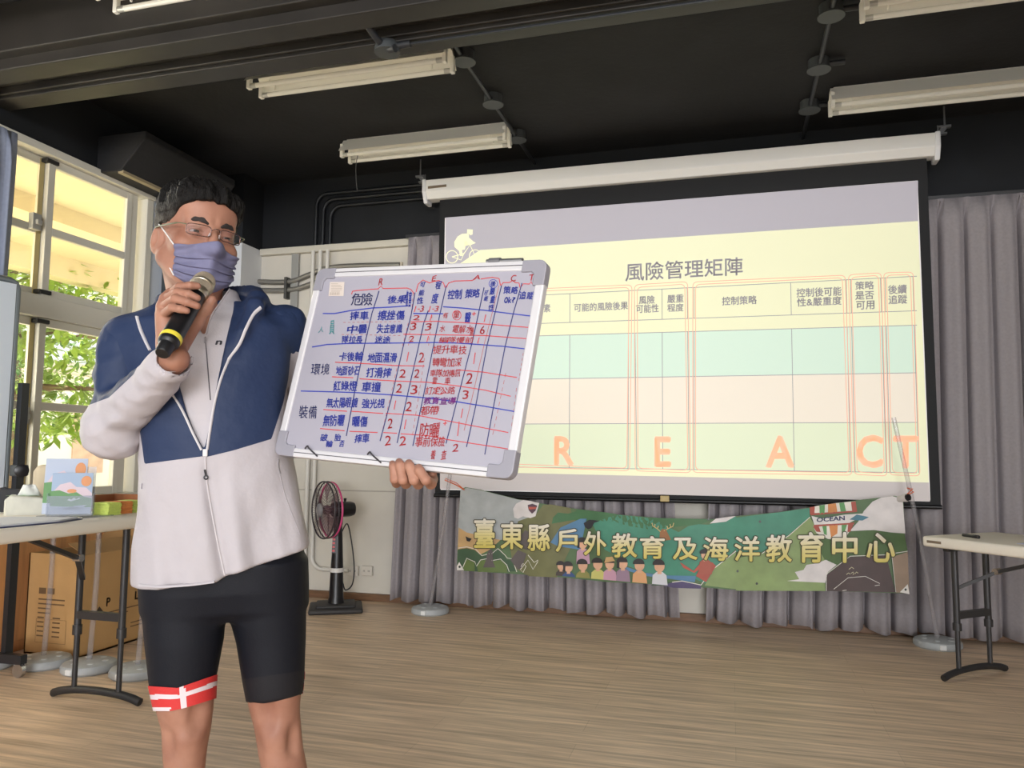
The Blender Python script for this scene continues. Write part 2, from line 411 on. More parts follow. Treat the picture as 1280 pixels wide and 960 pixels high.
for y in (15.0, 17.4, 20.0, 22.6):
    b = MB(); b.box((-17.52, y, .5), (-17.46, y+1.1, 2.2)); w = b.build('window', mat('brick_panel', (212, 178, 156), .8, var=(4, .15)), t)
rng = random.Random(4)
def leafy(name, label, base, h, crown, n, seed, col):
    rg = random.Random(seed); t = thing(name, label, 'tree', base)
    b = MB(); b.tube(smooth_path([base, (base[0]+.1, base[1], base[2]+h*.4), (base[0]-.1, base[1]+.15, base[2]+h*.85)]), [.16-.10*i/16 for i in range(17)], 9)
    for q in range(7):
        z = base[2]+h*(.4+.07*q); a = q*2.4
        b.tube([(base[0], base[1], z), (base[0]+math.cos(a)*crown*.5, base[1]+math.sin(a)*crown*.5, z+.35), (base[0]+math.cos(a)*crown*.9, base[1]+math.sin(a)*crown*.9, z+.3)], [.06, .04, .015], 6)
    b.build('trunk', mat('bark', (110, 88, 66), .9, var=(9, .3)), t, smooth=40)
    b = MB()
    for q in range(n):
        a = rg.random()*2*PI; rr = crown*math.sqrt(rg.random()); zz = base[2]+h*(.34+.66*rg.random())
        rr *= 1-.5*abs((zz-base[2])/h-.62)
        c = Vector((base[0]+rr*math.cos(a), base[1]+rr*math.sin(a), zz))
        d = Vector((rg.uniform(-1, 1), rg.uniform(-1, 1), rg.uniform(-.6, .3))).normalized(); L = rg.uniform(.12, .24)
        s = d.cross(Vector((0, 0, 1))).normalized()*L*.16; u = Vector((0, 0, .03))
        for m_ in range(3):
            e = Vector((rg.uniform(-.5, .5), rg.uniform(-.5, .5), rg.uniform(-.4, .3))); dd = (d+e).normalized()*L
            b.add([c, c+dd*.5+s, c+dd, c+dd*.5-s], [(0, 1, 2, 3)])
    tag(b.build('foliage', col, t), kind='stuff')
    return t
leaf = mat('bright_green_leaves', (150, 178, 74), .6, var=(2.5, .35)); leaf2 = mat('deep_green_leaves', (96, 132, 62), .6, var=(2.5, .35))
leafy('tree', 'bright green feathery tree close outside the window', (-8.6, 6.9, -.1), 4.0, 2.3, 4200, 1, leaf)
leafy('tree', 'deeper green tree behind the bright one outside', (-13.2, 11.6, -.1), 5.2, 2.3, 1500, 2, leaf2)
leafy('tree', 'green tree left of the bright one outside the window', (-9.0, 2.6, -.1), 4.4, 1.9, 900, 3, leaf2)
# ================================================================== CEILING FITTINGS
lampw = mat('white_enamel', (244, 242, 234), .4); tubew = mat('milky_tube_glass', (240, 238, 230), .25); capm = mat('tube_cap_metal', (190, 188, 182), .35, .4)
LZ = 3.30
def ceiling_lamp():
    """unlit twin tube batten, 1.24 m along x, origin at the middle of the ceiling face"""
    t = thing('ceiling_lamp', '-', 'ceiling lamp', group='unlit white twin tube lamps on the black ceiling')
    h = ZC-LZ
    b = MB()
    b.prism([(-.62, -.085, -h+.02), (-.62, -.105, -h+.005), (-.62, -.035, -.012), (-.62, .035, -.012), (-.62, .105, -h+.005), (-.62, .085, -h+.02), (-.62, .03, -.035), (-.62, -.03, -.035)], (1.24, 0, 0))
    b.box((-.60, -.02, -.014), (.60, .02, 0))
    b.build('reflector', lampw, t, local=True)
    for s in (-1, 1):
        b = MB(); b.tube([(-.59, s*.062, -h-.012), (.59, s*.062, -h-.012)], .0145, 12); tb = b.build('tube', tubew, t, local=True, smooth=50)
        for e in (-1, 1):
            b = MB(); b.tube([(e*.565, s*.062, -h-.012), (e*.604, s*.062, -h-.012)], .0152, 12); b.build('tube_cap', capm, tb, local=True, smooth=50)
            b = MB(); b.rbox((e*.612-.012, s*.062-.016, -h-.03), (e*.612+.012, s*.062+.016, -.05), .004); b.build('lamp_holder', lampw, t, local=True)
            b = MB(); b.lathe([(.004, -h+.03), (.007, -h+.0), (.005, -h-.006)], 10, Matrix.Translation((e*.50, s*.03, 0))); b.build('tube_clip', lampw, t, local=True)
    return t
lamp0 = ceiling_lamp()
lamps = [((-2.08, 3.87), 'unlit twin tube lamp just beyond the beam, above the person'),
         ((-2.06, 4.97), 'unlit twin tube lamp left of the screen top, a cord hanging from it'),
         ((1.25, 5.00), 'unlit twin tube lamp nearest above the right end of the screen'),
         ((1.27, 3.90), 'unlit twin tube lamp at the top right edge, nearer the viewer'),
         ((-2.21, 2.86), 'unlit twin tube lamp in the top left corner before the beam')]
LAMPS = []
for i, ((x, y), lb) in enumerate(lamps):
    o = lamp0 if i == 0 else copy_tree(lamp0)
    o.location = (x, y, ZC); o['label'] = lb; LAMPS.append(o)
LAMPS[4].location.z = 3.40
b = MB(); b.tube(smooth_path([(-2.55, 4.92, 3.30), (-2.555, 4.90, 3.2), (-2.55, 4.90, 3.08), (-2.54, 4.90, 3.015)]), .0025, 6)
tag(b.build('pull_cord', mat('grey_cord', (90, 90, 88), .7), smooth=60), 'thin grey cord hanging from a lamp left of the screen', 'cord')
pipem = mat('black_conduit', (44, 46, 50), .45)
boxm = mat('dark_grey_junction_box', (70, 74, 76), .5)
def conduit(label, x, ys, y0, y1, spur):
    t = thing('ceiling_conduit', label, 'conduit', (x, ys[0], ZC), group=None)
    b = MB(); b.tube([(x, y0, ZC-.045), (x, y1, ZC-.045)], .013, 10); b.build('pipe', pipem, t, smooth=50)
    for y, sp in zip(ys, spur):
        b = MB(); b.lathe([(.058, ZC-.001), (.058, ZC-.05), (.066, ZC-.055), (.066, ZC-.064), (.0, ZC-.066)], 22, Matrix.Translation((x, y, 0)))
        j = b.build('junction_box', boxm, t, smooth=40)
        if sp:
            b = MB(); b.tube([(x+.05*sp, y, ZC-.03), (x+.14*sp, y, ZC-.03)], .016, 8); b.build('spur', pipem, j, smooth=50)
    return t
conduit('black ceiling conduit with round boxes above the right half of the screen', .525, (4.03, 4.60, 5.15), 3.5, YW, (1, 1, 1))
conduit('black ceiling conduit with round boxes left of the screen', -1.42, (3.99, 4.55, 5.13), 3.8, YW, (-1, 0, -1))
# the loop and box fixed under the beam
t = thing('ceiling_conduit', 'curved black conduit and round box under the beam', 'conduit', (-1.62, 3.3, 3.1))
c = on_z(484, 66, 3.06)
b = MB(); b.tube(smooth_path([on_z(452, -25, 3.26), on_z(452, 0, 3.22), on_z(458, 28, 3.13), on_z(474, 52, 3.085), c+Vector((0, 0, .02))]), .017, 10); b.build('pipe', pipem, t, smooth=60)
b = MB(); b.lathe([(.05, .05), (.062, .02), (.062, 0), (.0, -.003)], 22, Matrix.Translation(c)); j = b.build('junction_box', boxm, t, smooth=40)
b = MB(); b.tube([c+Vector((0, 0, .025)), c+Vector((.12, 0, .03))], .018, 8); b.tube([c+Vector((.02, -.02, .005)), c+Vector((.055, -.03, .0))], .02, 8); b.build('spur', pipem, j, smooth=50)
b = MB(); b.tube([(-1.55, 3.275, 3.09), (1.0, 3.275, 3.09)], .008, 6); b.build('cable', pipem, t, smooth=60)
# bent black pipes on the black wall, white where they run over the cream wall
Yp = YW-.025
for i, (xb, zt, lb) in enumerate(((394, 241, 'left'), (403, 248, 'middle'), (412, 256, 'right'))):
    p0 = on_y(xb, 312, Yp); top = on_y(xb+26, zt, Yp); end = on_y(545, zt-2, Yp)
    t = thing('wall_pipe', f'{lb} one of three bent pipes on the front wall, black above and white below', 'pipe', p0, group='three bent pipes on the front wall')
    X = p0.x; Z = top.z; r = .10
    path = [(X, Yp, ZB+.002), (X, Yp, Z-r)]+[(X+r-r*math.cos(a), Yp, Z-r+r*math.sin(a)) for a in [PI/2*q/8 for q in range(1, 9)]]+[(end.x+.3, Yp, Z)]
    b = MB(); b.tube(path, .0155, 10); b.build('black_pipe', mat('black_wall_pipe', (25, 28, 32), .45), t, smooth=50)
    b = MB(); b.tube([(X, Yp-.03, ZB-.05), (X, Yp-.03, 1.2)], .0165, 10); b.build('white_pipe', mat('white_pipe', (214, 211, 203), .4), t, smooth=50)
# ================================================================== CURTAINS, SCREEN, BANNER, WALL FITTINGS
curt = mat('grey_curtain_cloth', (152, 146, 149), .85, var=(60, .06), bump=(250, .12))
def curtain(name, label, x0, x1, z0, z1, y, m, amp=.050, wave=.135, seed=1, skew0=0., skew1=0., axis='x', header=True):
    rg = random.Random(seed); L = abs(x1-x0); n = max(2, int(L/wave)); 
    ph = [rg.uniform(-.25, .25) for _ in range(n+2)]; am = [rg.uniform(.7, 1.2) for _ in range(n+2)]
    nu = n*20+1; nv = 22; cz = math.hypot
    b = MB()
    def fn(u, v):
        z = z0+(z1-z0)*v; s = u*n; i = int(s); f = s-i
        a0 = am[i]*(1-f)+am[min(i+1, n)]*f; p = ph[i]*(1-f)+ph[min(i+1, n)]*f
        q = (f+p*.35*(1-v)-.5); q = max(-.5, min(.5, q)); g_ = math.exp(-(q/.125)**2); d = amp*(-.75-.28*math.cos(4*PI*f)*(1-g_)+2.1*a0*g_)
        top = max(0., (z-(z1-.13))/.13)
        if header and top > 0:
            pin = math.exp(-((f-.5)/.12)**2)       # pinch pleat
            d = d*(1-top)+top*(-.026-.016*pin)
        d *= .75+.25*(1-v)
        x = x0+(x1-x0)*u + (skew0*(1-u)+skew1*u)*(v) + .012*math.sin(2*PI*s*1.0+1)*(1-top)
        zz = z + (.012*math.sin(5.1*s)+.008*math.sin(2.3*s) if v == 0 else 0)
        return Vector((x, y+d, zz)) if axis == 'x' else Vector((y+d, x, zz))
    b.grid(fn, nu, nv)
    o = b.build(name, m, smooth=180); md = o.modifiers.new('cloth', 'SOLIDIFY'); md.thickness = .002
    return tag(o, label, 'curtain')
YC = 5.548
curtain('curtain', 'grey pleated curtain left of and behind the screen', -2.50, -.36, .035, ZB-.014, YC, curt, seed=3, skew0=.09, skew1=-.10)
curtain('curtain', 'grey pleated curtain right of the screen, running behind the right table', -.19, 3.1, .03, ZB-.014, YC, curt, seed=8, skew0=.10, amp=.052, wave=.15)
t = thing('curtain_rail', 'thin dark curtain rail along the top of the grey curtains', 'curtain rail', (0, YC, ZB))
b = MB(); b.box((-2.44, YC-.012, ZB-.012), (3.2, YC+.012, ZB+.012)); b.build('rail', mat('dark_rail', (52, 52, 54), .4), t)
b = MB(); [b.box((x-.01, YC+.01, ZB-.008), (x+.01, YW, ZB+.008)) for x in (-2.2, -1, .2, 1.4, 2.6)]; b.build('bracket', mat('dark_rail', (52, 52, 54), .4), t)
blue = mat('blue_grey_curtain_cloth', (150, 158, 178), .85, var=(50, .06))
yE = on_x(19, 200, XL+.16).y
curtain('curtain', 'blue grey curtain at the left edge beside the window', 2.7, yE, .95, 2.93, XL+.16, blue, amp=.03, wave=.10, seed=5, axis='y', skew1=.02)

# ------------------------------------------------------------------ projection screen
YS = 5.46
def scr(x, y, off=0.): return on_y(x, y, YS-.0035-off)
wh = mat('white_screen_case', (246, 245, 242), .4)
t = thing('projection_screen', 'large pull down projection screen showing a table slide, white case on top', 'projection screen', (-.45, YS, .81))
tl, tr, brp, bl = scr(557, 272), scr(1147.5, 226), scr(1162.5, 627), scr(550, 611)
x0, x1, z0, z1 = (tl.x+bl.x)/2, (tr.x+brp.x)/2, (bl.z+brp.z)/2, (tl.z+tr.z)/2
cz0, cz1 = on_y(531, 248, YS-.04).z-.01, on_y(532, 227, YS-.04).z
bx0, bx1, bz0 = on_y(549, 300, YS).x, on_y(1176, 630, YS).x, on_y(1175, 634, YS).z
scrm = mat('screen_cloth', (228, 224, 224), .8, emit=.16)
b = MB(); b.box((bx0, YS, bz0), (bx1, YS+.003, cz0+.03)); b.build('screen_border', mat('black_screen_border', (13, 14, 17), .7), t)
b = MB(); b.box((x0, YS-.003, z0), (x1, YS-.0005, z1)); b.build('screen_surface', scrm, t)
b = MB(); b.tube([(bx0-.005, YS, bz0), (bx1+.005, YS, bz0)], .014, 10); b.build('bottom_bar', mat('black_bar', (18, 18, 20), .4), t, smooth=50)
h = on_y(831, 623, YS-.02); b = MB(); b.rbox((h.x-.03, YS-.03, h.z-.022), (h.x+.03, YS-.012, h.z+.018), .004); b.build('pull_handle', mat('tan_handle', (186, 164, 112), .5), t)
hx0, hx1 = on_y(529, 238, YS-.05).x, on_y(1175, 180, YS-.05).x
y0, y1 = YS-.075, YS+.055
prof = [(y0, cz0+.05), (y0+.035, cz0), (y1, cz0), (y1, cz1), (y0, cz1)]
b = MB(); b.prism([(hx0+.03, y, z) for y, z in prof], (hx1-hx0-.06, 0, 0)); b.build('case', wh, t, bevel=.006)
for s, xx in ((-1, hx0), (1, hx1)):
    b = MB(); b.prism([(xx+(0 if s < 0 else -.032), y+dy, z+dz) for (y, z), (dy, dz) in zip(prof, ((-.006, .0), (0, -.03), (.004, -.03), (.004, .006), (-.006, .006)))], (.032, 0, 0)); e = b.build('end_cap', mat('white_end_cap', (240, 241, 244), .35), t, bevel=.008)
    b = MB(); xb = xx-.03*s*-1 if False else xx+s*.02
    b.box((xb-.03, YS-.03, cz1), (xb+.03, YS+.0, cz1+.012)); b.obox((xb-.02*s, YS-.015, cz1), (xb+.02*s, YS-.015, cz1+.05), .012, .03); b.box((xb-.035+.02*s, YS-.03, cz1+.045), (xb+.035+.02*s, YS, cz1+.06)); b.tube([(xb+.02*s, YS-.015, cz1+.05), (xb+.02*s, YS-.015, ZC)], .006, 8); b.tube([(xb-.02*s, YS-.015, cz1+.0), (xb-.02*s, YS-.015, cz1+.065)], .005, 8)
    b.build('hanging_bracket', mat('zinc_bracket', (150, 152, 156), .35, .7), t)
p = [on_y(535+q[0], 229+q[1], y0-.002) for q in ((0, 4), (23, 1.5), (23, 4.5), (0, 7))]
b = MB(); b.prism(p, (0, -.003, 0)); b.build('maker_plate', mat('plate_brown', (128, 112, 92), .5), t)
# ---- the slide thrown on the screen: flat light, built as thin coloured fields on the cloth
def field(name, polys, col, lift, e=.26):
    for q in polys:
        b = MB(); flat_poly(b, q, lambda x, y: scr(x, y, lift)); b.build(name, mat('slide_'+name, col, .8, emit=e), t)
def q8(*pts): return [(540+a/2.0, 210+c/2.0) for a, c in pts]
field('grey_band', [[(557, 272), (1147.5, 226), (1147.5, 276.5), (557, 316)], [(557, 316), (600, 313), (600, 345), (556, 345)]], (176, 172, 180), .0006, .20)
field('grey_foot_band', [[(550, 588), (1161, 603), (1162.5, 627), (550, 611)]], (196, 188, 186), .0006, .16)
field('yellow_ground', [[(600, 312.5), (1147.5, 276.3), (1161, 603.2), (550, 589), (552, 345), (600, 345)]], (224, 224, 190), .0012)
def between(ax, bx, ytop, ybot):
    """row strips: top and bottom lines as functions of x in crop units"""
    return q8((ax, ybot(ax)), (bx, ybot(bx)), (bx, ytop(bx)), (ax, ytop(ax)))
def ln(xa, ya, xb, yb): return lambda x: ya+(yb-ya)*(x-xa)/(xb-xa)
L0, L1, L2, L3, L4, L5 = ln(290, 317, 1204, 271), ln(260, 389, 1208, 357), ln(255, 420, 1210, 393), ln(245, 528, 1212, 512), ln(235, 640, 1215, 636), ln(225, 748, 1218, 762)
field('green_row', [between(30, 1210, L2, L3)], (200, 220, 204), .0018)
field('beige_row', [between(30, 1213, L3, L4)], (224, 215, 200), .0018)
field('pale_green_row', [between(30, 1216, L4, L5)], (212, 220, 192), .0018)
gl = MB()
for fnl in (L0, L1, L2, L3, L4, L5):
    stroke(gl, q8(*[(x, fnl(x)) for x in (30, 400, 800, 1212)]), .8, lambda x, y: scr(x, y, .0024))
for xt, xb in ((345, 343), (492, 490), (506, 512), (575, 577), (638, 643), (655, 655), (897, 906), (1036, 1046), (1047, 1058), (1122, 1136), (1133, 1146), (1203, 1217)):
    f = lambda y: xt+(xb-xt)*(y-300)/460.0
    for a, c in ((L0, L1), (L2, L5)):
        ya, yb = a(xt), c(xb); stroke(gl, q8((f(ya), ya), (f(yb), yb)), .8, lambda x, y: scr(x, y, .0024))
gl.build('table_lines', mat('slide_line_grey', (158, 156, 160), .8, emit=.14), t)
ol = MB()
def rrect(q, r=7):
    out = []
    n = len(q)
    for i in range(n):
        p, a, c = Vector(q[i]), Vector(q[i-1]), Vector(q[(i+1) % n])
        d1 = (a-p).normalized()*r; d2 = (c-p).normalized()*r
        for k_ in range(5):
            s = k_/4; out.append(tuple((p+d1)*(1-s)**2+p*2*s*(1-s)+(p+d2)*s*s))
    return out+[out[0]]
for q in (((30, 312), (500, 292), (494, 757), (20, 740)), ((506, 292), (639, 284), (647, 762), (508, 757)), ((652, 285), (1033, 268), (1050, 768), (652, 761)), ((1041, 267), (1123, 262), (1138, 770), (1056, 766)), ((1129, 262), (1203, 260), (1220, 770), (1144, 767))):
    c = Vector((sum(a for a, _ in q)/4, sum(d for _, d in q)/4))
    for g in (0, 7):
        qq = [(a+(g if a < c.x else -g), d+(g*.9 if d < c.y else -g*.9)) for a, d in q]
        stroke(ol, q8(*rrect(qq, 12)), .9, lambda x, y: scr(x, y, .003))
ol.build('orange_outlines', mat('slide_orange', (232, 178, 152), .8, emit=.22), t)
tx = MB(); T = lambda x, y: scr(x, y, .0034)
def q8t(xa, yt, xb, yb, sl): return [(540+a/2, 210+c/2) for a, c in ((xa, yb), (xb, yb+sl*(xb-xa)), (xb, yt+sl*(xb-xa)), (xa, yt))]
put_text(tx, '風險管理矩陣', q8t(483, 238, 777, 284, -.055), T, .012); wordm = mat('slide_word_grey', (166, 162, 170), .8, emit=.12); tx.build('slide_title', wordm, t)
for s, xa, yt, xb, yb in (('可能的風險後果', 355, 339, 490, 360), ('風險', 517, 320, 557, 341), ('可能性', 510, 342, 567, 363), ('嚴重', 588, 317, 629, 338), ('程度', 588, 340, 629, 360), ('控制策略', 725, 322, 812, 344), ('控制後可能', 911, 301, 1024, 324), ('性&嚴重度', 912, 325, 1024, 347), ('策略', 1058, 284, 1105, 305), ('是否', 1058, 309, 1105, 330), ('可用', 1060, 333, 1106, 355), ('後續', 1140, 293, 1187, 316), ('追蹤', 1141, 318, 1188, 341), ('因素', 262, 341, 296, 362)):
    tx = MB(); put_text(tx, s, q8t(xa, yt, xb, yb, -.045), T, .02); tx.build('slide_words', wordm, t)
for s, xa, yt, xb, yb in (('R', 305, 670, 355, 744), ('E', 556, 671, 598, 748), ('A', 834, 669, 906, 749), ('C', 1061, 667, 1128, 750), ('T', 1152, 669, 1216, 751)):
    tx = MB(); put_text(tx, s, q8t(xa, yt, xb, yb, 0.0), T, .03); tx.build('slide_letter', mat('slide_letter_orange', (240, 190, 160), .8, emit=.26), t)
cy = MB()
def c1(*pts): return [(500+a/8.0, 200+c/8.0) for a, c in pts]
for q in (((672, 692), (728, 696), (726, 745), (705, 752), (690, 742), (670, 735)),
          ((670, 735), (690, 745), (690, 775), (735, 815), (757, 828), (740, 838), (700, 832), (668, 800), (640, 820), (655, 860), (650, 895), (620, 900), (628, 960), (600, 960), (590, 910), (545, 870), (542, 820), (575, 765), (620, 738))):
    flat_poly(cy, c1(*q), T)
for cx, cyy in ((520, 968), (752, 960)):
    stroke(cy, c1(*ell_pts(cx, cyy, 58, 62, 24))+c1((cx+58, cyy)), 1.1, T)
stroke(cy, c1((520, 968), (640, 935), (700, 850), (752, 960)), 1.2, T); stroke(cy, c1((640, 935), (610, 1000), (520, 968)), 1.0, T); stroke(cy, c1((700, 850), (730, 835)), 1.2, T)
cy.build('cyclist_mark', mat('slide_cyclist', (232, 230, 196), .8, emit=.26), t)

# ------------------------------------------------------------------ banner
YB = 5.27
def wav(X, Z):
    e = max(0, .35-math.hypot(X+1.95, Z-.83))/.35; f = max(0, .35-math.hypot(X-1.1, Z-.80))/.35
    return .008*math.sin(X*5.1+.6)+.004*math.sin(X*13+Z*4)+.0012*e*math.sin(14*math.atan2(Z-.83, X+1.95+.01))+.0012*f*math.sin(12*math.atan2(Z-.80, X-1.1-.01))
def ban(x, y, off=0.):
    p = on_y(x, y, YB); w = wav(p.x, p.z)-off
    return EYE + (p-EYE)*((YB+w)/YB)
t = thing('banner', 'long printed banner with yellow characters tied below the screen', 'banner', (-.4, YB, .4))
outl = [(577, 611), (582, 609), (600, 612), (647.5, 624), (700.6, 633.6), (758, 640.6), (771.6, 643), (830, 648), (885.6, 649.7), (920, 645), (972, 640.4), (1013.4, 634), (1072.7, 625), (1117.7, 619.8), (1129, 622), (1129.3, 630), (1131, 666.5), (1135.6, 742), (1045.8, 739), (920, 737.5), (845, 731.7), (758, 727.3), (685, 720), (620, 716), (580, 713.5), (571, 712.5), (573, 660)]
def layer(name, polys, col, lift, ml=9, rough=.55):
    for q in polys:
        b = MB(); flat_poly(b, q, lambda x, y: ban(x, y, lift), ml); o = b.build(name, mat('banner_'+name, col, rough, var=(9, .12)), t)
    return o
A = layer('cloth', [outl], (86, 112, 74), 0); A.modifiers.new('thick', 'SOLIDIFY').thickness = .002; A.modifiers['thick'].offset = 0; A.modifiers['thick'].thickness = .001
def m1(*pts): return [(560+a/6.4, 600+c/6.4) for a, c in pts]
def m2(*pts): return [(720+a/6.4, 620+c/6.4) for a, c in pts]
def m3(*pts): return [(920+a/5.565, 600+c/5.565) for a, c in pts]
e = .0018
layer('pale_sky', [m1((100, 80), (150, 62), (250, 80), (560, 156), (700, 178), (690, 300), (560, 330), (600, 470), (400, 480), (200, 500), (78, 520), (85, 300))], (168, 172, 172), e)
layer('dusk_glow', [m1((85, 380), (150, 420), (230, 500), (420, 480), (330, 560), (250, 600), (150, 560), (78, 560))], (196, 160, 110), 2*e)
layer('olive_hill', [m1((560, 330), (700, 280), (760, 200), (830, 196), (980, 225), (900, 300), (840, 360), (1000, 320), (1080, 330), (900, 560), (870, 780), (650, 770), (520, 700), (500, 560), (600, 480))], (112, 112, 72), 2*e)
layer('green_hill', [m1((840, 300), (880, 260), (960, 270), (1060, 238), (1280, 262), (1390, 280), (1270, 330), (1000, 320), (830, 350)), m2((0, 110), (60, 110), (330, 152), (480, 165), (620, 175), (1100, 185), (1000, 225), (860, 240), (600, 270), (420, 240), (250, 190), (0, 180))], (66, 110, 70), 3*e)
layer('teal_hill', [m2((130, 220), (260, 170), (330, 152), (460, 162), (620, 182), (820, 290), (900, 240), (980, 226), (1060, 230), (1180, 190), (1280, 162), (1280, 420), (1160, 540), (1040, 700), (920, 650), (700, 630), (540, 610), (420, 560), (330, 480), (230, 430), (180, 320)), m3((0, 262), (290, 226), (520, 194), (512, 260), (360, 385), (180, 500), (0, 500))], (70, 136, 112), 3*e)
layer('sunlit_slope', [m2((1030, 715), (1120, 560), (1280, 440), (1280, 745)), m3((0, 770), (0, 545), (180, 510), (360, 388), (515, 262), (560, 330), (620, 560), (480, 600), (420, 640), (440, 700), (620, 720), (620, 772))], (134, 154, 98), 4*e)
layer('dark_slope', [m3((560, 330), (640, 400), (780, 360), (960, 350), (1170, 372), (1195, 500), (1080, 540), (800, 525), (700, 590), (620, 560), (560, 450))], (76, 104, 56), 4.3*e)
layer('river', [m1((820, 500), (900, 380), (1060, 310), (1110, 310), (1000, 350), (900, 430), (880, 500), (1000, 520), (1060, 540), (1050, 556), (880, 530)), m2((380, 560), (540, 612), (700, 635), (960, 640), (950, 690), (800, 670), (720, 660), (560, 640), (420, 600))], (86, 128, 162), 4.6*e)
layer('cloud', [m1((520, 230), (545, 190), (600, 160), (660, 168), (730, 185), (700, 290), (660, 305), (600, 290), (560, 310), (530, 300)), m2((1070, 220), (1120, 180), (1280, 160), (1200, 205)), m3((790, 355), (850, 290), (890, 215), (950, 150), (1010, 122), (1090, 112), (1160, 135), (1168, 250), (1178, 372), (1080, 365), (960, 348)), m3((355, 702), (440, 690), (460, 655), (410, 640), (470, 625), (490, 590), (560, 580), (625, 555), (700, 590), (640, 640), (620, 715))], (214, 208, 206), 5*e)
layer('bush', [m1((80, 555), (150, 545), (215, 560), (270, 610), (330, 600), (330, 735), (72, 722)), m1((355, 590), (400, 555), (450, 600), (470, 640), (510, 640), (545, 730), (330, 735), (330, 640)), m2((600, 715), (650, 680), (700, 700), (770, 690), (760, 716))], (62, 88, 62), 5*e)
layer('bright_bush', [m1((120, 680), (150, 632), (210, 660), (215, 728), (120, 725)), m1((230, 680), (270, 640), (310, 640), (350, 650), (420, 640), (470, 690), (475, 740), (240, 735))], (96, 116, 62), 6*e)
wo = mat('banner_outline', (226, 222, 212), .6)
def outline(pts, w, k_):
    ol = MB(); stroke(ol, pts, w, lambda x, y: ban(x, y, k_*e)); ol.build('white_outline', wo, t)
for q in ([(80, 545), (150, 535), (220, 552), (270, 605), (330, 590)], [(350, 590), (400, 548), (455, 600), (475, 625), (515, 630), (550, 735)], [(118, 700), (150, 626), (215, 655), (228, 690), (260, 640), (310, 630)], [(350, 645), (420, 632), (470, 680), (490, 735)], [(580, 700), (600, 665), (625, 690), (600, 740), (580, 715), (640, 640), (680, 715), (720, 650)], [(640, 600), (690, 660), (720, 640)]):
    outline(m1(*q), .8, 7)
outline(m2((770, 690), (850, 680), (1000, 712), (1090, 590), (1180, 520), (1280, 440)), 1.0, 7); outline(m3((180, 512), (370, 385), (515, 258)), .9, 7)
outline(m3((628, 772), (628, 655), (795, 530), (1040, 520), (1195, 495)), .8, 8); outline(m3((1085, 530), (1112, 780)), .6, 8); outline(m3((680, 760), (780, 680), (900, 670), (1000, 720)), .6, 8); outline(m3((740, 770), (1000, 730)), .6, 8)
layer('building', [m3((630, 772), (632, 660), (795, 535), (1045, 525), (1110, 782))], (74, 58, 56), 7*e)
layer('building_side', [m3((1085, 535), (1195, 500), (1205, 790), (1112, 782))], (150, 128, 108), 7*e)
layer('tower', [m1((310, 600), (325, 560), (355, 560), (362, 660), (380, 700), (280, 700), (300, 650)), m1((500, 640), (560, 560), (630, 590), (590, 700), (560, 720)), m1((585, 440), (620, 400), (650, 420), (640, 560), (575, 540))], (92, 84, 82), 7*e)
layer('corner_patch', [m1((70, 690), (90, 655), (128, 722), (72, 722)), m3((1140, 780), (1195, 725), (1207, 795))], (224, 220, 214), 8*e)
for x, y in ((574.5, 708.5), (1132, 737), (885.5, 649), (950, 652), (946, 729.5), (922, 714)): kn = MB(); flat_poly(kn, ell_pts(x, y, 1.5, 1.6, 8), lambda x, y: ban(x, y, 9*e)); kn.build('eyelet', mat('eyelet_dark', (70, 74, 70), .4, .5), t)
# balloon, printed
layer('balloon', [m3((512, 190), (590, 175), (700, 160), (830, 148), (842, 215), (515, 240)), m3((535, 320), (820, 305), (770, 390), (720, 420), (640, 410), (560, 370))], (226, 220, 208), 6*e)
for nm, col, qs in (('balloon_red', (166, 78, 62), (((512, 190), (548, 183), (545, 238), (515, 240)), ((800, 152), (832, 148), (842, 212), (808, 216)), ((520, 232), (842, 212), (842, 222), (520, 246)), ((540, 312), (825, 295), (820, 308), (545, 325)), ((535, 322), (575, 320), (590, 362), (560, 360)), ((780, 310), (818, 306), (795, 360), (775, 362)))), ('balloon_green', (92, 150, 88), (((580, 178), (618, 172), (616, 232), (582, 235)), ((718, 160), (752, 156), (766, 218), (728, 220)), ((600, 319), (630, 317), (632, 385), (612, 375)), ((735, 312), (772, 310), (755, 365), (738, 380)))), ('balloon_orange', (206, 134, 72), (((640, 168), (695, 162), (705, 222), (640, 228)), ((648, 317), (708, 312), (705, 372), (662, 400))))):
    layer(nm, [m3(*q) for q in qs], col, 7*e)
layer('balloon_ribbon', [m3((525, 250), (600, 268), (760, 240), (900, 232), (860, 262), (790, 298), (545, 312))], (220, 216, 212), 7.5*e)
layer('blue_whale_tail', [m3((790, 275), (840, 240), (925, 258), (880, 282), (830, 280))], (70, 122, 140), 8*e)
tx = MB(); put_text(tx, 'OCEAN', [(920+a/5.565, 600+c/5.565) for a, c in ((560, 294), (758, 280), (756, 248), (562, 262))], lambda x, y: ban(x, y, 9*e), .03); tx.build('balloon_word', mat('banner_navy', (46, 52, 92), .6), t)
layer('small_balloon', [m1((637, 200), (675, 190), (714, 205), (700, 245), (672, 270), (645, 240))], (84, 58, 72), 7*e)
layer('small_balloon_band', [m1((645, 215), (708, 215), (704, 232), (646, 235))], (176, 84, 70), 8*e)
layer('black_bird', [m1((1085, 345), (1130, 318), (1165, 320), (1212, 328), (1170, 342), (1145, 385), (1120, 395), (1095, 375)), m1((140, 450), (165, 462), (190, 470), (172, 494), (150, 488))], (34, 34, 38), 7*e)
layer('deer', [m2((690, 262), (720, 270), (745, 320), (760, 350), (690, 360), (668, 330), (672, 290))], (150, 104, 66), 7*e)
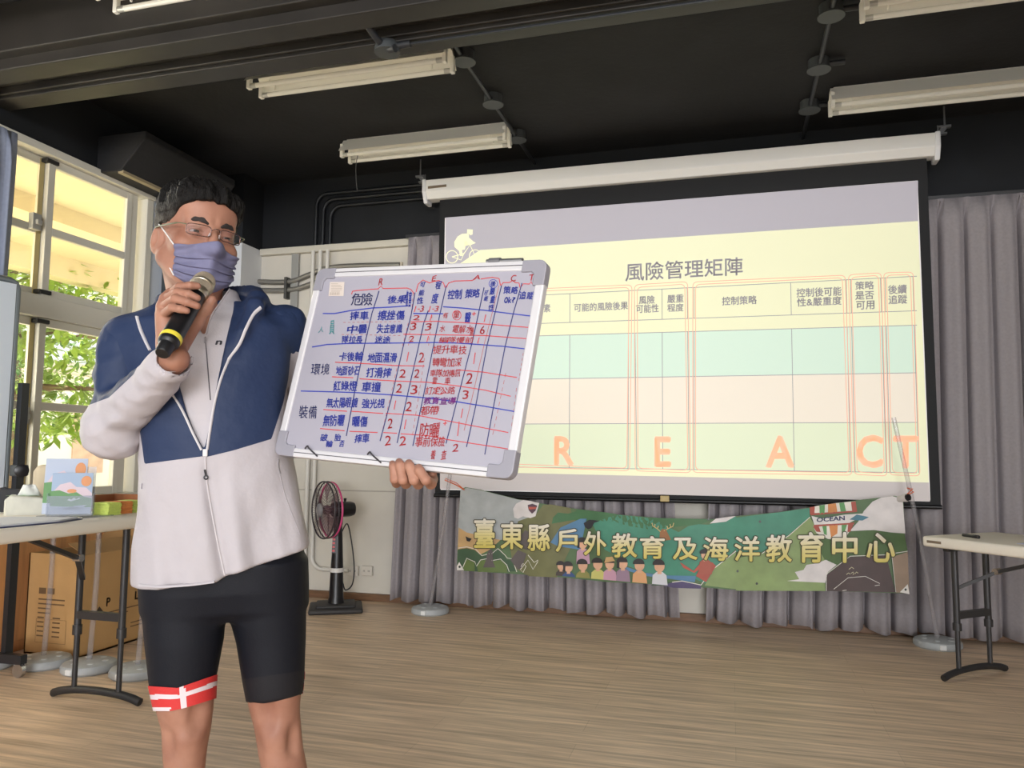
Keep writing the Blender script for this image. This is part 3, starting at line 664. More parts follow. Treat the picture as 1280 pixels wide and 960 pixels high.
for q in ([(676, 285), (650, 262), (615, 240), (608, 215)], [(650, 262), (660, 240)], [(630, 250), (632, 225)], [(702, 280), (735, 262), (775, 242), (782, 215)], [(735, 262), (728, 240)], [(758, 250), (752, 225)]): ant = MB(); stroke(ant, m2(*q), 1.1, lambda x, y: ban(x, y, 7*e)); ant.build('antler', mat('banner_antler', (196, 176, 120), .6), t)
layer('deck', [m2((700, 716), (770, 690), (850, 680), (1000, 712), (1000, 742), (780, 735))], (84, 74, 110), 6*e)
# the drawn group of walkers
skins, hairs = [], []; shirts = {}
def walker(cx, cyy, r, hair, shirt, style=0):
    hx = 720+cx/6.4; hy = 620+cyy/6.4; r = r/6.4
    shirts.setdefault(shirt, []).append([(hx-r*1.25, hy+r*3.9), (hx-r*1.15, hy+r*1.5), (hx-r*.5, hy+r*.95), (hx+r*.5, hy+r*.95), (hx+r*1.15, hy+r*1.5), (hx+r*1.35, hy+r*3.9)])
    skins.append(ell_pts(hx, hy, r*.86, r, 16)); skins.append([(hx-.3*r, hy+.7*r), (hx+.3*r, hy+.7*r), (hx+.35*r, hy+1.3*r), (hx-.35*r, hy+1.3*r)])
    hairs.append(ell_pts(hx-.15*r, hy-.35*r, r*1.0, r*.85, 14, PI*.95, PI*2.05))
    if style: hairs.append([(hx-r*1.05, hy-.5*r), (hx-r*.6, hy-.4*r), (hx-r*.65, hy+r*.9), (hx-r*1.1, hy+r*.8)])
for a in ((-120, 560, 34, 0, (74, 64, 60)), (-60, 570, 40, 0, (56, 80, 128), 1), (55, 555, 44, 0, (138, 134, 74)), (175, 545, 44, 0, (196, 190, 110)), (270, 545, 42, 0, (196, 150, 168)), (375, 540, 44, 0, (150, 124, 142), 1), (508, 555, 46, 0, (214, 160, 112)), (668, 562, 48, 0, (206, 206, 210)), (55, 380, 42, 0, (190, 150, 170), 1), (1035, 470, 40, 0, (170, 92, 76))): walker(*a)
for i, (c, qs) in enumerate(shirts.items()):
    b = MB(); [flat_poly(b, [(x, min(y, 718.5+(x-685)*.088)) for x, y in q], lambda x, y: ban(x, y, (8+.2*i)*e), 18) for q in qs]; b.build('walker_shirt', mat('banner_shirt', c, .6) if False else mat('banner_shirt_'+'%d_%d_%d' % c, c, .6), t)
layer('walker_skin', skins, (216, 168, 136), 10.5*e); layer('walker_hair', hairs, (42, 36, 36), 11.5*e)
layer('guide_arm', [m2((850, 540), (940, 600), (1010, 520), (1030, 560), (945, 615), (860, 575), (830, 530)), m2((960, 640), (1010, 540), (1090, 530), (1120, 560), (1040, 690))], (172, 84, 70), 8*e)
layer('cap', [m2((225, 535), (240, 490), (290, 485), (312, 520))], (190, 154, 104), 12*e)
# the fourteen characters, dark rim under a cream to yellow face
ban_chars = [('臺', 592.5, 648, 619, 685), ('東', 625.5, 652, 654, 686.5), ('縣', 659.5, 655, 687.5, 689), ('戶', 694.5, 661, 722, 690), ('外', 729.5, 664, 758, 694.5), ('教', 764.5, 666.5, 796.5, 697), ('育', 800, 670, 831, 698.5), ('及', 841, 672, 872, 700), ('海', 879, 671, 910.5, 701), ('洋', 918, 670, 950, 702), ('教', 957.5, 668.5, 990, 703), ('育', 997.5, 665, 1030.5, 703.5), ('中', 1040, 665, 1072, 703.5), ('心', 1083, 666, 1119, 703)]
for ch, x0_, y0_, x1_, y1_ in ban_chars:
    rim = MB(); face = MB()
    put_text(rim, ch, rectq(x0_-1.0, y0_-1.0, x1_+1.0, y1_+1.0), lambda x, y: ban(x, y, 13*e), .05)
    put_text(face, ch, rectq(x0_, y0_, x1_, y1_), lambda x, y: ban(x, y, 14.5*e), .022, 'tone')
    rim.build('lettering_rim', mat('banner_rim', (72, 68, 44), .6), t)
    face.build('lettering', attr_mat('banner_letter', 'tone', ((0, (206, 190, 92)), (.45, (220, 206, 138)), (1, (228, 222, 212))), .55, interp='LINEAR'), t)
for q in ([(768, 658), (782, 646), (796, 655)], [(800, 650), (815, 640), (822, 652), (812, 658)], [(828, 652), (838, 640), (850, 648)], [(785, 622), (805, 606), (820, 618)]):
    tx = MB(); stroke(tx, m3(*q), .8, lambda x, y: ban(x, y, 9*e)); tx.build('building_mark', mat('banner_sign', (190, 184, 150), .6), t)
# orange strings and the little black ended peg
om = mat('orange_string', (222, 106, 60), .7)
b = MB(); b.tube([ban(580, 612, .012), on_y(570, 606, 5.3), on_y(556, 600, 5.33)], .0045, 6); b.tube([ban(580, 612, .012), on_y(571, 604, 5.3), on_y(557, 598, 5.33)], .003, 6)
b.tube([ban(1129, 622, .012), on_y(1136, 616, 5.28), on_y(1141, 611, 5.29), on_y(1134, 610, 5.28), on_y(1142, 615, 5.27), on_y(1131, 621, 5.26)], .0035, 6)
b.build('tie_string', om, t, smooth=60)
c = ban(1124, 624); d = Vector((.5, -.8, .2)).normalized()
b = MB(); b.lathe([(.018, -.02), (.02, .03), (.026, .055), (.02, .07)], 14, axis=d, org=c); b.build('peg', mat('white_peg', (206, 200, 198), .5), t, smooth=50)
b = MB(); b.lathe([(.021, .068), (.02, .078), (.001, .08)], 14, axis=d, org=c); b.build('peg_end', mat('black_peg', (24, 22, 26), .35), t, smooth=50)

# ------------------------------------------------------------------ conduits, outlets and the framed board on the front wall
Yc = YW-.03
gm_ = mat('galvanised_conduit', (140, 138, 132), .4, .5)
t = thing('wall_conduit', 'pair of curved grey metal conduits strapped to the cream wall', 'conduit', on_y(345, 352, Yc))
for nm, pts in (('upper_conduit', ((240, 340), (280, 343), (300, 349), (325, 352), (362, 352), (385, 344), (410, 335), (450, 332), (500, 331))), ('lower_conduit', ((240, 352), (282, 355), (305, 361), (330, 363), (365, 362), (392, 354), (420, 345)))):
    b = MB(); b.tube(smooth_path([on_y(x, y, Yc) for x, y in pts]), .021, 12); b.build(nm, gm_, t, smooth=60)
b = MB(); c = on_y(359, 356, Yc); b.box((c.x-.012, Yc-.03, c.z-.12), (c.x+.012, YW, c.z+.06)); b.build('strap', mat('dark_strap', (84, 84, 82), .5, .4), t)
p = on_y(371, 316, YW-.01); t = None
b = MB(); b.box((p.x-.035, YW-.03, .9), (p.x+.03, YW-.002, ZB-.05)); tag(b.build('cable_raceway', mat('grey_raceway', (150, 150, 146), .5), bevel=.004), 'grey upright cable raceway on the cream wall behind the conduits', 'raceway')
wp = mat('white_pipe', (214, 211, 203), .4)
t = thing('wall_pipe', 'pair of cream pipes running down the wall behind the fan to the sockets', 'pipe', on_y(384, 740, Yc))
x_ = on_y(381, 700, Yc).x; b = MB(); b.tube([(x_, Yc, .06), (x_, Yc, 1.6)], .019, 10); b.build('straight_pipe', wp, t, smooth=60)
x_ = on_y(390, 690, Yc).x; e_ = on_y(436, 713, Yc); b = MB(); b.tube([(x_, Yc, 1.6), (x_, Yc, e_.z+.09)]+[(x_+.09-.09*math.cos(a), Yc, e_.z+.09-.09*math.sin(a)) for a in [PI/2*q/8 for q in range(1, 9)]]+[(e_.x, Yc, e_.z)], .017, 10); b.build('bent_pipe', wp, t, smooth=60)
for cx, lb in ((443, 'cream double socket on the wall, the one nearer the fan'), (460.5, 'cream double socket on the wall, the one nearer the curtain')):
    p = on_y(cx, 713, YW); t = thing('socket', lb, 'socket', p, group='sockets on the cream wall')
    b = MB(); b.rbox((p.x-.045, YW-.035, p.z-.038), (p.x+.045, YW, p.z+.038), .006); b.build('plate', mat('socket_plastic', (208, 202, 192), .4), t)
    b = MB()
    for dx in (-.02, .02):
        for s in (-.005, .005): b.box((p.x+dx+s-.0012, YW-.037, p.z-.006), (p.x+dx+s+.0012, YW-.034, p.z+.006))
    b.build('slots', mat('slot_dark', (70, 66, 60), .6), t)
t = thing('notice_board', 'cream framed board on the front wall, mostly hidden behind the held whiteboard', 'board', on_y(460, 350, YW))
a = on_y(424, 334, YW-.02); c = on_y(503, 327.5, YW-.02)
b = MB(); b.box((a.x, YW-.02, c.z-.6), (c.x-.03, YW-.004, c.z-.02)); b.build('panel', mat('cream_panel', (196, 186, 164), .6), t)
b = MB(); b.box((a.x, YW-.03, c.z-.03), (c.x, YW-.002, c.z)); b.box((c.x-.03, YW-.03, c.z-.62), (c.x, YW-.002, c.z-.03)); b.build('frame', mat('cream_frame', (208, 198, 176), .5), t, bevel=.004)
# ================================================================== FAN
blk = mat('black_plastic', (24, 24, 27), .35); pink = mat('pink_grille', (214, 74, 132), .4); cagem = mat('dark_wire', (60, 52, 56), .4)
FB = Vector((-2.79, 5.22, 0))
t = thing('electric_fan', 'black standing fan with a pink grille ring, by the cream wall', 'fan', FB)
Rz = Matrix.Translation(FB) @ Matrix.Rotation(math.radians(28), 4, 'Z')
b = MB(); b.rbox((-.19, -.17, 0), (.19, .17, .035), .014, 3, Rz); b.rbox((-.14, -.12, .03), (.14, .12, .055), .012, 3, Rz); b.build('base', mat('dusty_black', (48, 46, 46), .6), t, smooth=40)
hub = on_y(409, 637, 5.17); b = MB()
b.lathe([(.062, .05), (.052, .1), (.046, .3), (.040, .42), (.036, .5), (.030, .60), (.03, hub.z-.10)], 16, Matrix.Translation(FB)); b.build('column', blk, t, smooth=50)
nrm = Vector((-.60, -.79, .0)).normalized(); sd = Vector((nrm.y, -nrm.x, 0)); upv = Vector((0, 0, 1))
mc = Vector((FB.x, FB.y, hub.z)); hc = mc+nrm*.085
b = MB(); b.lathe([(.03, -.125), (.048, -.118), (.056, -.09), (.058, .0), (.058, .03), (.05, .045)], 20, axis=nrm, org=mc); b.tube([mc+Vector((0, 0, -.11)), mc+Vector((0, 0, -.03))], .034, 12); b.build('motor_housing', blk, t, smooth=40)
b = MB(); b.tube([mc-nrm*.05+Vector((0, 0, .055)), mc-nrm*.05+Vector((0, 0, .08))], [.008, .012], 10); b.build('swing_knob', blk, t, smooth=40)
RF = .205
ring = lambda r, d, n=48: [hc+nrm*d+(sd*math.cos(2*PI*i/n)+upv*math.sin(2*PI*i/n))*r for i in range(n)]
b = MB()
b.tube(ring(RF, .034), .006, 8, closed=True); b.tube(ring(RF, .004), .005, 8, closed=True)
for i in range(44):
    a = 2*PI*i/44; q = sd*math.cos(a)+upv*math.sin(a); q2 = sd*math.cos(a+.25)+upv*math.sin(a+.25)
    b.tube([hc+nrm*.062+q*.05, hc+nrm*.058+q2*.14, hc+nrm*.034+q2*RF], .0015, 4, cap=False)
    b.tube([hc-nrm*.035+q*.06, hc-nrm*.035+q*.15, hc-nrm*.024+q*RF], .0013, 4, cap=False)
b.build('grille', cagem, t, smooth=60)
b = MB(); b.tube(ring(RF-.004, -.024), .008, 8, closed=True, flat=.6); b.build('pink_ring', pink, t, smooth=60)
b = MB(); b.lathe([(.05, .058), (.048, .066), (.03, .078), (.002, .082)], 20, axis=nrm, org=hc); b.build('grille_badge', mat('grey_badge', (120, 118, 122), .35), t, smooth=50)
b = MB(); b.lathe([(.03, -.02), (.034, .02), (.02, .035)], 16, axis=nrm, org=hc)
for kq in range(5):
    a0 = 2*PI*kq/5
    def bl(u, v, a0=a0):
        r = .035+.15*v; a = a0+(u-.5)*1.0+.25*v; return hc+(sd*math.cos(a)+upv*math.sin(a))*r+nrm*(.024*(u-.5))
    b.grid(bl, 7, 6)
o = b.build('blades', clear_mat('smoky_blade', (214, 196, 204), .06, .1, .30, (120, 92, 100)), t, smooth=60)
bp = Vector((FB.x, FB.y, 0))+Vector((.0, -.045, 0))
front = Vector((.33, -.94, 0)).normalized()
def onc(z, r, ang=0.0): d = Matrix.Rotation(ang, 3, 'Z') @ front; return Vector((FB.x, FB.y, z))+d*r
b = MB(); pm = onc(.60, .031); b.obox(onc(.415, .041, -.5), onc(.54, .035, -.5), .03, .012, front); b.build('switch_panel', mat('panel_dark', (44, 30, 34), .4), t)
b = MB()
for q in range(4): z = .425+.027*q; b.obox(onc(z, .047-.0013*q, -.5), onc(z+.014, .0465-.0013*q, -.5), .018, .008, front)
b.build('push_buttons', mat('red_button', (196, 62, 66), .4), t)
b = MB(); b.lathe([(.0495, .275), (.0485, .305)], 16, Matrix.Translation(FB)); b.build('white_sticker', mat('sticker_white', (214, 212, 208), .6), t)
b = MB(); b.tube(smooth_path([mc+Vector((.02, -.03, -.05)), mc+Vector((.05, -.05, -.16)), FB+Vector((.09, -.02, .62)), FB+Vector((.135, .0, .36)), FB+Vector((.13, .0, .2)), FB+Vector((.08, -.01, .15)), FB+Vector((.05, .0, .20))]), .005, 7); b.build('power_cord', blk, t, smooth=60)

# ================================================================== CLEAR POST STANDS
postm = clear_mat('clear_plastic_post', (244, 243, 244), .08, .15, .16, (205, 202, 204))
grey = mat('grey_stand_base', (168, 172, 174), .5, var=(20, .08))
def stand(label, x, y, tip, r=.135, hgt=.05):
    t = thing('post_stand', label, 'post stand', (x, y, 0), group='clear posts on round grey bases')
    b = MB(); b.lathe([(r*.93, 0), (r, .01), (r, hgt*.6), (r*.95, hgt*.85), (r*.8, hgt), (.06, hgt*1.05), (.05, hgt*1.1), (0, hgt*1.1)], 36, Matrix.Translation((x, y, 0)))
    o = b.build('base', grey, t, smooth=40)
    for q in range(6):
        b = MB(); a = q*PI/3+.3; b.lathe([(.016, hgt*.8), (.016, hgt*1.06), (.006, hgt*1.1)], 10, Matrix.Translation((x+.082*math.cos(a), y+.082*math.sin(a), 0))); b.build('base_stud', mat('pale_stud', (196, 200, 202), .45), o, smooth=40)
    b = MB(); b.rbox((x-.018, y-r-.004, .008), (x+.018, y-r+.03, hgt*.75), .005); b.build('filler_cap', mat('white_cap', (224, 226, 226), .4), o)
    P = smooth_path([Vector((x, y, hgt)), Vector((x, y, hgt)).lerp(Vector(tip), .5)+Vector((.01, 0, .02)), Vector(tip)])
    b = MB(); b.tube(P, .0135, 12, cap=True); b.build('post', postm, t, smooth=60)
    return t
stand('clear post on a round grey base before the left curtain', -2.10, 5.335, on_y(563, 590, 5.325))
stand('clear post leaning beside the right table, tied to the banner', 1.19, 5.35, on_y(1117, 522, 5.31))
SB = [on_z(*q, 0) for q in ((-18, 834), (54, 832), (111, 838), (172, 844))]
for i, (lb, x, y) in enumerate((('clear post stand at the left edge, behind the easel foot', SB[0].x, SB[0].y), ('clear post stand under the left table, second from the left edge', SB[1].x, SB[1].y), ('clear post stand under the left table, right behind its leg frame', SB[2].x, SB[2].y), ('clear post stand nearest the person, beside the table leg', SB[3].x, SB[3].y))):
    stand(lb, x, y, (x+.015, y+.0, .83), r=.135)

# ================================================================== FOLDING TABLES
topm = mat('ivory_table_top', (236, 228, 214), .5, bump=(300, .05)); legm = mat('dark_grey_steel', (58, 57, 58), .4, .3); darkm = mat('black_foot', (34, 34, 36), .5)
def folding_table(label, loc, rotz, L, Wd, h, inset, group=None):
    """long axis = local +x from one end at 0, short axis = local y from 0 to Wd"""
    t = thing('folding_table', label, 'table', loc, rotz, group)
    b = MB(); b.rbox((0, 0, h-.055), (L, Wd, h), .014, 3); b.build('table_top', topm, t, local=True, smooth=40)
    b = MB(); b.rbox((.03, -.002, h-.033), (.11, .0015, h-.02), .0006, 1); b.build('name_plate', mat('brown_plate', (120, 104, 86), .5), t, local=True)
    for e in (0, 1):
        X = inset if e == 0 else L-inset; ins = 1 if e == 0 else -1
        lg = None
        for y in (Wd/2-.125, Wd/2+.125):
            b = MB(); b.tube([(X, y, h*.36), (X, y, h-.05)], .0165, 10); lg = b.build('leg', legm, t, local=True, smooth=50)
            b = MB(); b.tube([(X, y, .03), (X, y, h*.42)], .0125, 10); b.build('lower_tube', legm, lg, local=True, smooth=50)
            b = MB(); b.tube([(X, y, h*.335), (X, y, h*.385)], .022, 10); b.build('collar', legm, lg, local=True, smooth=50)
        b = MB(); b.obox((X, Wd/2-.125, h*.44), (X, Wd/2+.125, h*.44), .03, .035); b.build('cross_bar', legm, t, local=True)
        b = MB(); b.obox((X, .1, h-.065), (X, Wd-.08, h-.065), .03, .03); b.build('top_bar', legm, t, local=True)
        b = MB(); pts = [(X, Wd/2+q*.245, z) for q, z in ((-1, .016), (-.8, .030), (-.45, .042), (0, .046), (.45, .042), (.8, .030), (1, .016))]
        b.tube(smooth_path(pts), .019, 8, flat=.9); b.build('foot', darkm, t, local=True, smooth=50)
        b = MB(); b.obox((X, Wd/2-ins*.11, h*.63), (X+ins*.15, Wd/2, h*.765), .022, .016); b.obox((X+ins*.13, Wd/2, h*.755), (X+ins*.5, Wd/2, h-.055), .028, .018); b.build('brace', legm, t, local=True)
        b = MB(); b.tube([(X+ins*.145, Wd/2-.02, h*.765), (X+ins*.145, Wd/2+.02, h*.765)], .017, 10); b.build('brace_joint', mat('chrome', (190, 190, 192), .2, .9), t, local=True, smooth=50)
    return t
# right: end corner seen at the left, long side running towards the viewer
A0 = on_z(1152, 669.5, .735); B0 = on_z(1236, 665, .735); sh = Vector((B0.x-A0.x, B0.y-A0.y, 0)).normalized(); ang = math.atan2(sh.y, sh.x)-PI/2
TR = folding_table('ivory folding table at the right edge before the grey curtain', (A0.x, A0.y, 0), ang, 1.22, .58, .735, .06)
# left: tall, long side along the window wall
TL = folding_table('tall ivory folding table at the left, loaded with booklets and notes', (-2.46, 1.39, 0), PI/2, 1.83, .74, .87, .19)
TLz = .87
# pen and paper on the right table
def on_t(x, y, z=.735): return on_z(x, y, z)
a, c = on_t(1204, 668.5, .743), on_t(1224, 671.5, .743)
t = thing('marker_pen', 'black marker pen lying on the right table', 'pen', (a+c)/2)
b = MB(); d = (c-a); b.tube([a, a+d*.62], .0085, 10); b.build('barrel', blk, t, smooth=50)
b = MB(); b.tube([a+d*.6, a+d*.97, c], [.0095, .0095, .006], 10); b.build('cap', mat('pen_cap', (30, 30, 34), .3), t, smooth=50)
p = on_t(1268, 680, .737); Rm = Matrix.Translation(p) @ Matrix.Rotation(ang+.1, 4, 'Z')
b = MB(); b.add([Rm @ Vector(q) for q in ((0, .02, 0), (.29, .02, 0), (.29, .23, 0), (0, .23, 0), (0, .02, .002), (.29, .02, .002), (.29, .23, .002), (0, .23, .002))], [(0, 3, 2, 1), (4, 5, 6, 7), (0, 1, 5, 4), (1, 2, 6, 5), (2, 3, 7, 6), (3, 0, 4, 7)])
tag(b.build('paper_sheet', mat('lilac_paper', (204, 204, 222), .7)), 'pale lilac paper sheet on the right table', 'paper')

# ================================================================== ON THE LEFT TABLE
def tz(x, y, z=TLz): return on_z(x, y, z)
# clear leaflet holder with two booklets
hb = tz(100, 646); hd = Vector((.80, .60, 0)).normalized(); hn = Vector((.60, -.80, 0)).normalized()   # hd along its width, hn towards the room
hb = Vector((-2.665, 2.665, TLz)); wd = .165
clear = clear_mat('clear_acrylic', (238, 240, 244), .10, .05, .10, (206, 212, 222))
t = thing('leaflet_holder', 'clear acrylic leaflet holder holding two illustrated booklets on the left table', 'leaflet holder', hb)
up_l = (Vector((0, 0, 1))-hn*.16).normalized()
def hp(u, d, z): return hb+hd*(u-.5)*wd+hn*d+up_l*z+Vector((0, 0, 0))
def slab(b, u0, u1, d0, d1, z0, z1): b.add([hp(u, d, z) for z in (z0, z1) for u, d in ((u0, d0), (u1, d0), (u1, d1), (u0, d1))], [(0, 3, 2, 1), (4, 5, 6, 7), (0, 1, 5, 4), (1, 2, 6, 5), (2, 3, 7, 6), (3, 0, 4, 7)])
b = MB(); slab(b, 0, 1, -.003, 0, .012, .21); b.build('back_panel', clear, t)
b = MB(); slab(b, 0, 1, .05, .053, .012, .09); b.build('front_panel', clear, t)
b = MB(); slab(b, -.02, 0, -.003, .053, .012, .10); slab(b, 1.0, 1.02, -.003, .053, .012, .10); b.build('side_panel', clear, t)
b = MB(); b.rbox((hb.x-.12, hb.y-.06, TLz), (hb.x+.12, hb.y+.11, TLz+.005), .002, 1); slab(b, 0, 1, -.003, .053, .006, .012); b.build('stand_foot', clear, t)
cov = bpy.data.materials.new('booklet_picture'); cov.use_nodes = True
def booklet(label, d, z0, z1, u0, u1, pc=(160, 180, 206)):
    c0 = hp((u0+u1)/2, d, z0); t = thing('booklet', label, 'booklet', c0, group='illustrated booklets in the clear holder')
    b = MB(); slab(b, u0, u1, d-.008, d, z0, z1); b.build('pages', mat('booklet_%d' % pc[0], pc, .4), t)
    def F_(u, v): return hp(u0+(u1-u0)*u, d+.0008, z0+(z1-z0)*v)
    for i, (nm, col, qs) in enumerate((('picture_cloud', (222, 200, 208), [[(0, .5), (.2, .72), (.45, .78), (.6, .66), (.85, .64), (1, .5), (1, .35), (0, .35)]]), ('picture_hill', (96, 150, 84), [[(0, .56), (.2, .58), (.42, .50), (.62, .53), (.8, .42), (1, .38), (1, .16), (0, .2)]]), ('picture_road', (196, 204, 220), [[(0, .2), (1, .16), (1, 0), (0, 0)], [(.3, .12), (.6, .2), (.9, .22), (.7, .1)]]), ('picture_sun', (226, 150, 92), [ell_pts(.84, .80, .13, .13, 14), ell_pts(.5, .56, .12, .05, 10)]), ('picture_birds', (236, 240, 236), [[(.4, .34), (.46, .38), (.5, .35), (.56, .4), (.62, .36), (.7, .4), (.72, .37), (.5, .31)]]))):
        b = MB(); [flat_poly(b, q, lambda x, y: F_(x, y)+hn*.0003*i) for q in qs]; b.build(nm, mat('bk_'+nm, col, .45), t)
    return t
booklet('front illustrated booklet with hills and an orange sun in the clear holder', .044, .014, .185, .06, .97)
booklet('rear illustrated booklet standing higher in the clear holder', .014, .014, .245, -.14, .80, (186, 196, 216))
# sticky note stacks
b0 = Vector((-2.61, 2.80, TLz))
for i, (lb, col, ln_) in enumerate((('yellow green sticky note stack nearest the leaflet holder', (206, 222, 110), .085), ('orange sticky note stack between the two yellow green ones', (222, 138, 72), .085), ('yellow green sticky note stack nearest the person', (200, 216, 112), .08))):
    c0 = b0+Vector((-.01, .080, 0))*i
    t = thing('sticky_notes', lb, 'sticky notes', c0, group='sticky note stacks on the left table')
    b = MB(); rg = random.Random(i)
    for q in range(9):
        R_ = Matrix.Translation(c0+Vector((rg.uniform(-.003, .003), rg.uniform(-.003, .003), .006*q))) @ Matrix.Rotation(rg.uniform(-.03, .03), 4, 'Z')
        b.rbox((-.042, -.036, 0), (.042, .036, .0055), .0008, 1, R_)
    b.build('note_pad', mat('note_%d' % i, col, .7, var=(70, .1)), t)
t = thing('wooden_tray', 'brown wooden tray edge behind the sticky notes', 'tray', (-2.80, 3.05, TLz))
b = MB(); b.box((-2.86, 2.93, TLz), (-2.70, 3.12, TLz+.012)); b.build('tray_bottom', pine, t); b = MB(); b.box((-2.87, 2.93, TLz), (-2.86, 3.12, TLz+.07)); b.box((-2.87, 3.11, TLz), (-2.70, 3.12, TLz+.07)); b.build('tray_side', mat('tray_brown', (164, 104, 66), .6), t)
# tissue pack, cloth pouch, dark pouch
def softbox(name, label, cat, c0, sx, sy, sz, m, rot, top_sq=.7, extra=None):
    t = thing(name, label, cat, c0); R_ = Matrix.Translation(c0) @ Matrix.Rotation(rot, 4, 'Z'); b = MB()
    def fn(u, v):
        a = 2*PI*u; ca, sa = math.cos(a), math.sin(a); e = .35
        x = math.copysign(abs(ca)**e, ca)*sx/2; y = math.copysign(abs(sa)**e, sa)*sy/2
        s = 1 if v < .75 else 1-(v-.75)/.25*(1-top_sq); s *= (1-.04*math.cos(9*a)*v)
        return R_ @ Vector((x*s, y*s, sz*min(1, v/.8)+.01*math.sin(3*a+1)*v*(v < .99)))
    b.grid(fn, 40, 12, True); n = len(b.v); b.f.append(tuple(range(n-40, n))); b.mi.append(0); b.f.append(tuple(range(40))[::-1]); b.mi.append(0)
    b.build('pack', m, t, smooth=60)
    if extra: extra(t, R_)
    return t
def green_print(t, R_):
    b = MB(); rg = random.Random(3)
    for q in range(9): cx, cy_ = rg.uniform(-.07, .07), rg.uniform(-.03, .03); b.add([R_ @ Vector((cx+.022*math.cos(a), cy_+.014*math.sin(a), .0785+.0006*q)) for a in [2*PI*i/9 for i in range(9)]], [tuple(range(9))])
    b.build('leaf_print', mat('leaf_print', (140, 178, 120), .6), t)
    b = MB(); b.grid(lambda u, v: R_ @ Vector(((u-.5)*.09*(1-.5*v), .012*math.sin(7*u+3*v), .078+.05*v)), 8, 5); o = b.build('tissue', mat('tissue_white', (230, 230, 224), .8), t, smooth=180); o.modifiers.new('s', 'SOLIDIFY').thickness = .002
softbox('tissue_pack', 'white and green tissue pack on the left table', 'tissue pack', Vector((-2.93, 2.70, TLz)), .17, .11, .075, mat('tissue_wrap', (206, 204, 190), .5, var=(14, .1)), .7, extra=green_print)
softbox('cloth_pouch', 'beige cloth pouch behind the tissue pack', 'pouch', Vector((-3.05, 2.94, TLz)), .16, .10, .20, mat('beige_pouch', (206, 190, 162), .8), .6, .45)
softbox('camera_pouch', 'small black pouch behind the tissue pack', 'pouch', Vector((-3.13, 2.80, TLz)), .13, .08, .10, mat('black_pouch', (40, 40, 44), .7), .5, .6)
# flat folder with papers at the front edge
t = thing('document_folder', 'flat dark edged folder with white papers at the table edge', 'folder', (-2.56, 2.35, TLz))
fp = [Vector((-2.80, 2.08, TLz)), Vector((-2.50, 2.10, TLz)), Vector((-2.475, 2.44, TLz)), Vector((-2.52, 2.58, TLz)), Vector((-2.80, 2.50, TLz))]
b = MB(); b.prism(fp, (0, 0, .005)); b.build('cover', mat('navy_cover', (58, 62, 92), .5), t)
c0 = sum(fp, Vector())/5; b = MB(); b.prism([c0+(q-c0)*.93+Vector((0, 0, .005)) for q in fp], (0, 0, .006)); b.build('papers', mat('white_paper', (214, 214, 218), .7), t)

# ================================================================== EASEL WHITEBOARD AT THE LEFT EDGE
_e = on_y(13, 500, 3.22); E0 = Vector((_e.x, _e.y, 0)); ed = Vector((-.14, -.99, 0)).normalized(); en = Vector((.99, -.14, 0)).normalized()
t = thing('mobile_whiteboard', 'wheeled whiteboard on a black stand at the left edge', 'whiteboard', E0)
zt, zb_ = on_y(8, 353, E0.y).z, on_y(12, 640, E0.y).z
b = MB(); b.prism([E0+en*.02+Vector((0, 0, zb_+.02))+ed*.02, E0+en*.02+Vector((0, 0, zt-.02))+ed*.02, E0+en*.02+ed*.78+Vector((0, 0, zt-.02)), E0+en*.02+ed*.78+Vector((0, 0, zb_+.02))], en*-.02); b.build('writing_panel', mat('pale_blue_panel', (222, 232, 244), .3), t)
b = MB(); r_ = .03
q = [E0+ed*d+Vector((0, 0, z)) for d, z in ((.0, zb_+.04), (.0, zt-.04), (.012, zt-.012), (.04, zt), (.76, zt), (.8, zt-.04), (.8, zb_+.04), (.76, zb_), (.04, zb_), (.012, zb_+.012))]
b.tube(q, .016, 8, closed=True); b.build('frame', mat('grey_panel_frame', (128, 136, 140), .4, .3), t, smooth=60)
pc = E0+Vector((.05, .03, 0)); b = MB(); b.obox(pc+Vector((0, 0, .075)), pc+Vector((0, 0, 1.5)), .045, .03); b.build('post', mat('black_stand', (36, 38, 42), .45), t)
b = MB(); b.obox(pc+Vector((-.16, -.04, .09)), pc+Vector((.145, -.03, .09)), .04, .045); b.build('foot_bar', mat('black_stand', (36, 38, 42), .45), t)
for dx, dy in ((-.14, -.04), (.12, -.03)):
    b = MB(); c0 = pc+Vector((dx, dy, .034)); b.tube([c0+Vector((0, -.012, 0)), c0+Vector((0, .012, 0))], .034, 16); b.obox(c0+Vector((0, 0, .0)), c0+Vector((0, 0, .045)), .012, .034); b.build('caster', mat('chrome', (190, 190, 192), .2, .9), t, smooth=50)
b = MB(); c0 = Vector((pc.x, pc.y, on_y(24, 588, pc.y).z)); b.rbox(c0-Vector((.03, .03, .03)), c0+Vector((.05, .02, .03)), .008); b.build('clamp', mat('grey_clamp', (110, 112, 110), .4, .4), t)
b = MB(); b.lathe([(.02, 0), (.034, .01), (.034, .03), (.02, .036)], 14, axis=Vector((.8, -.6, 0)), org=c0+Vector((.04, -.02, 0))); b.build('clamp_knob', blk, t, smooth=50)

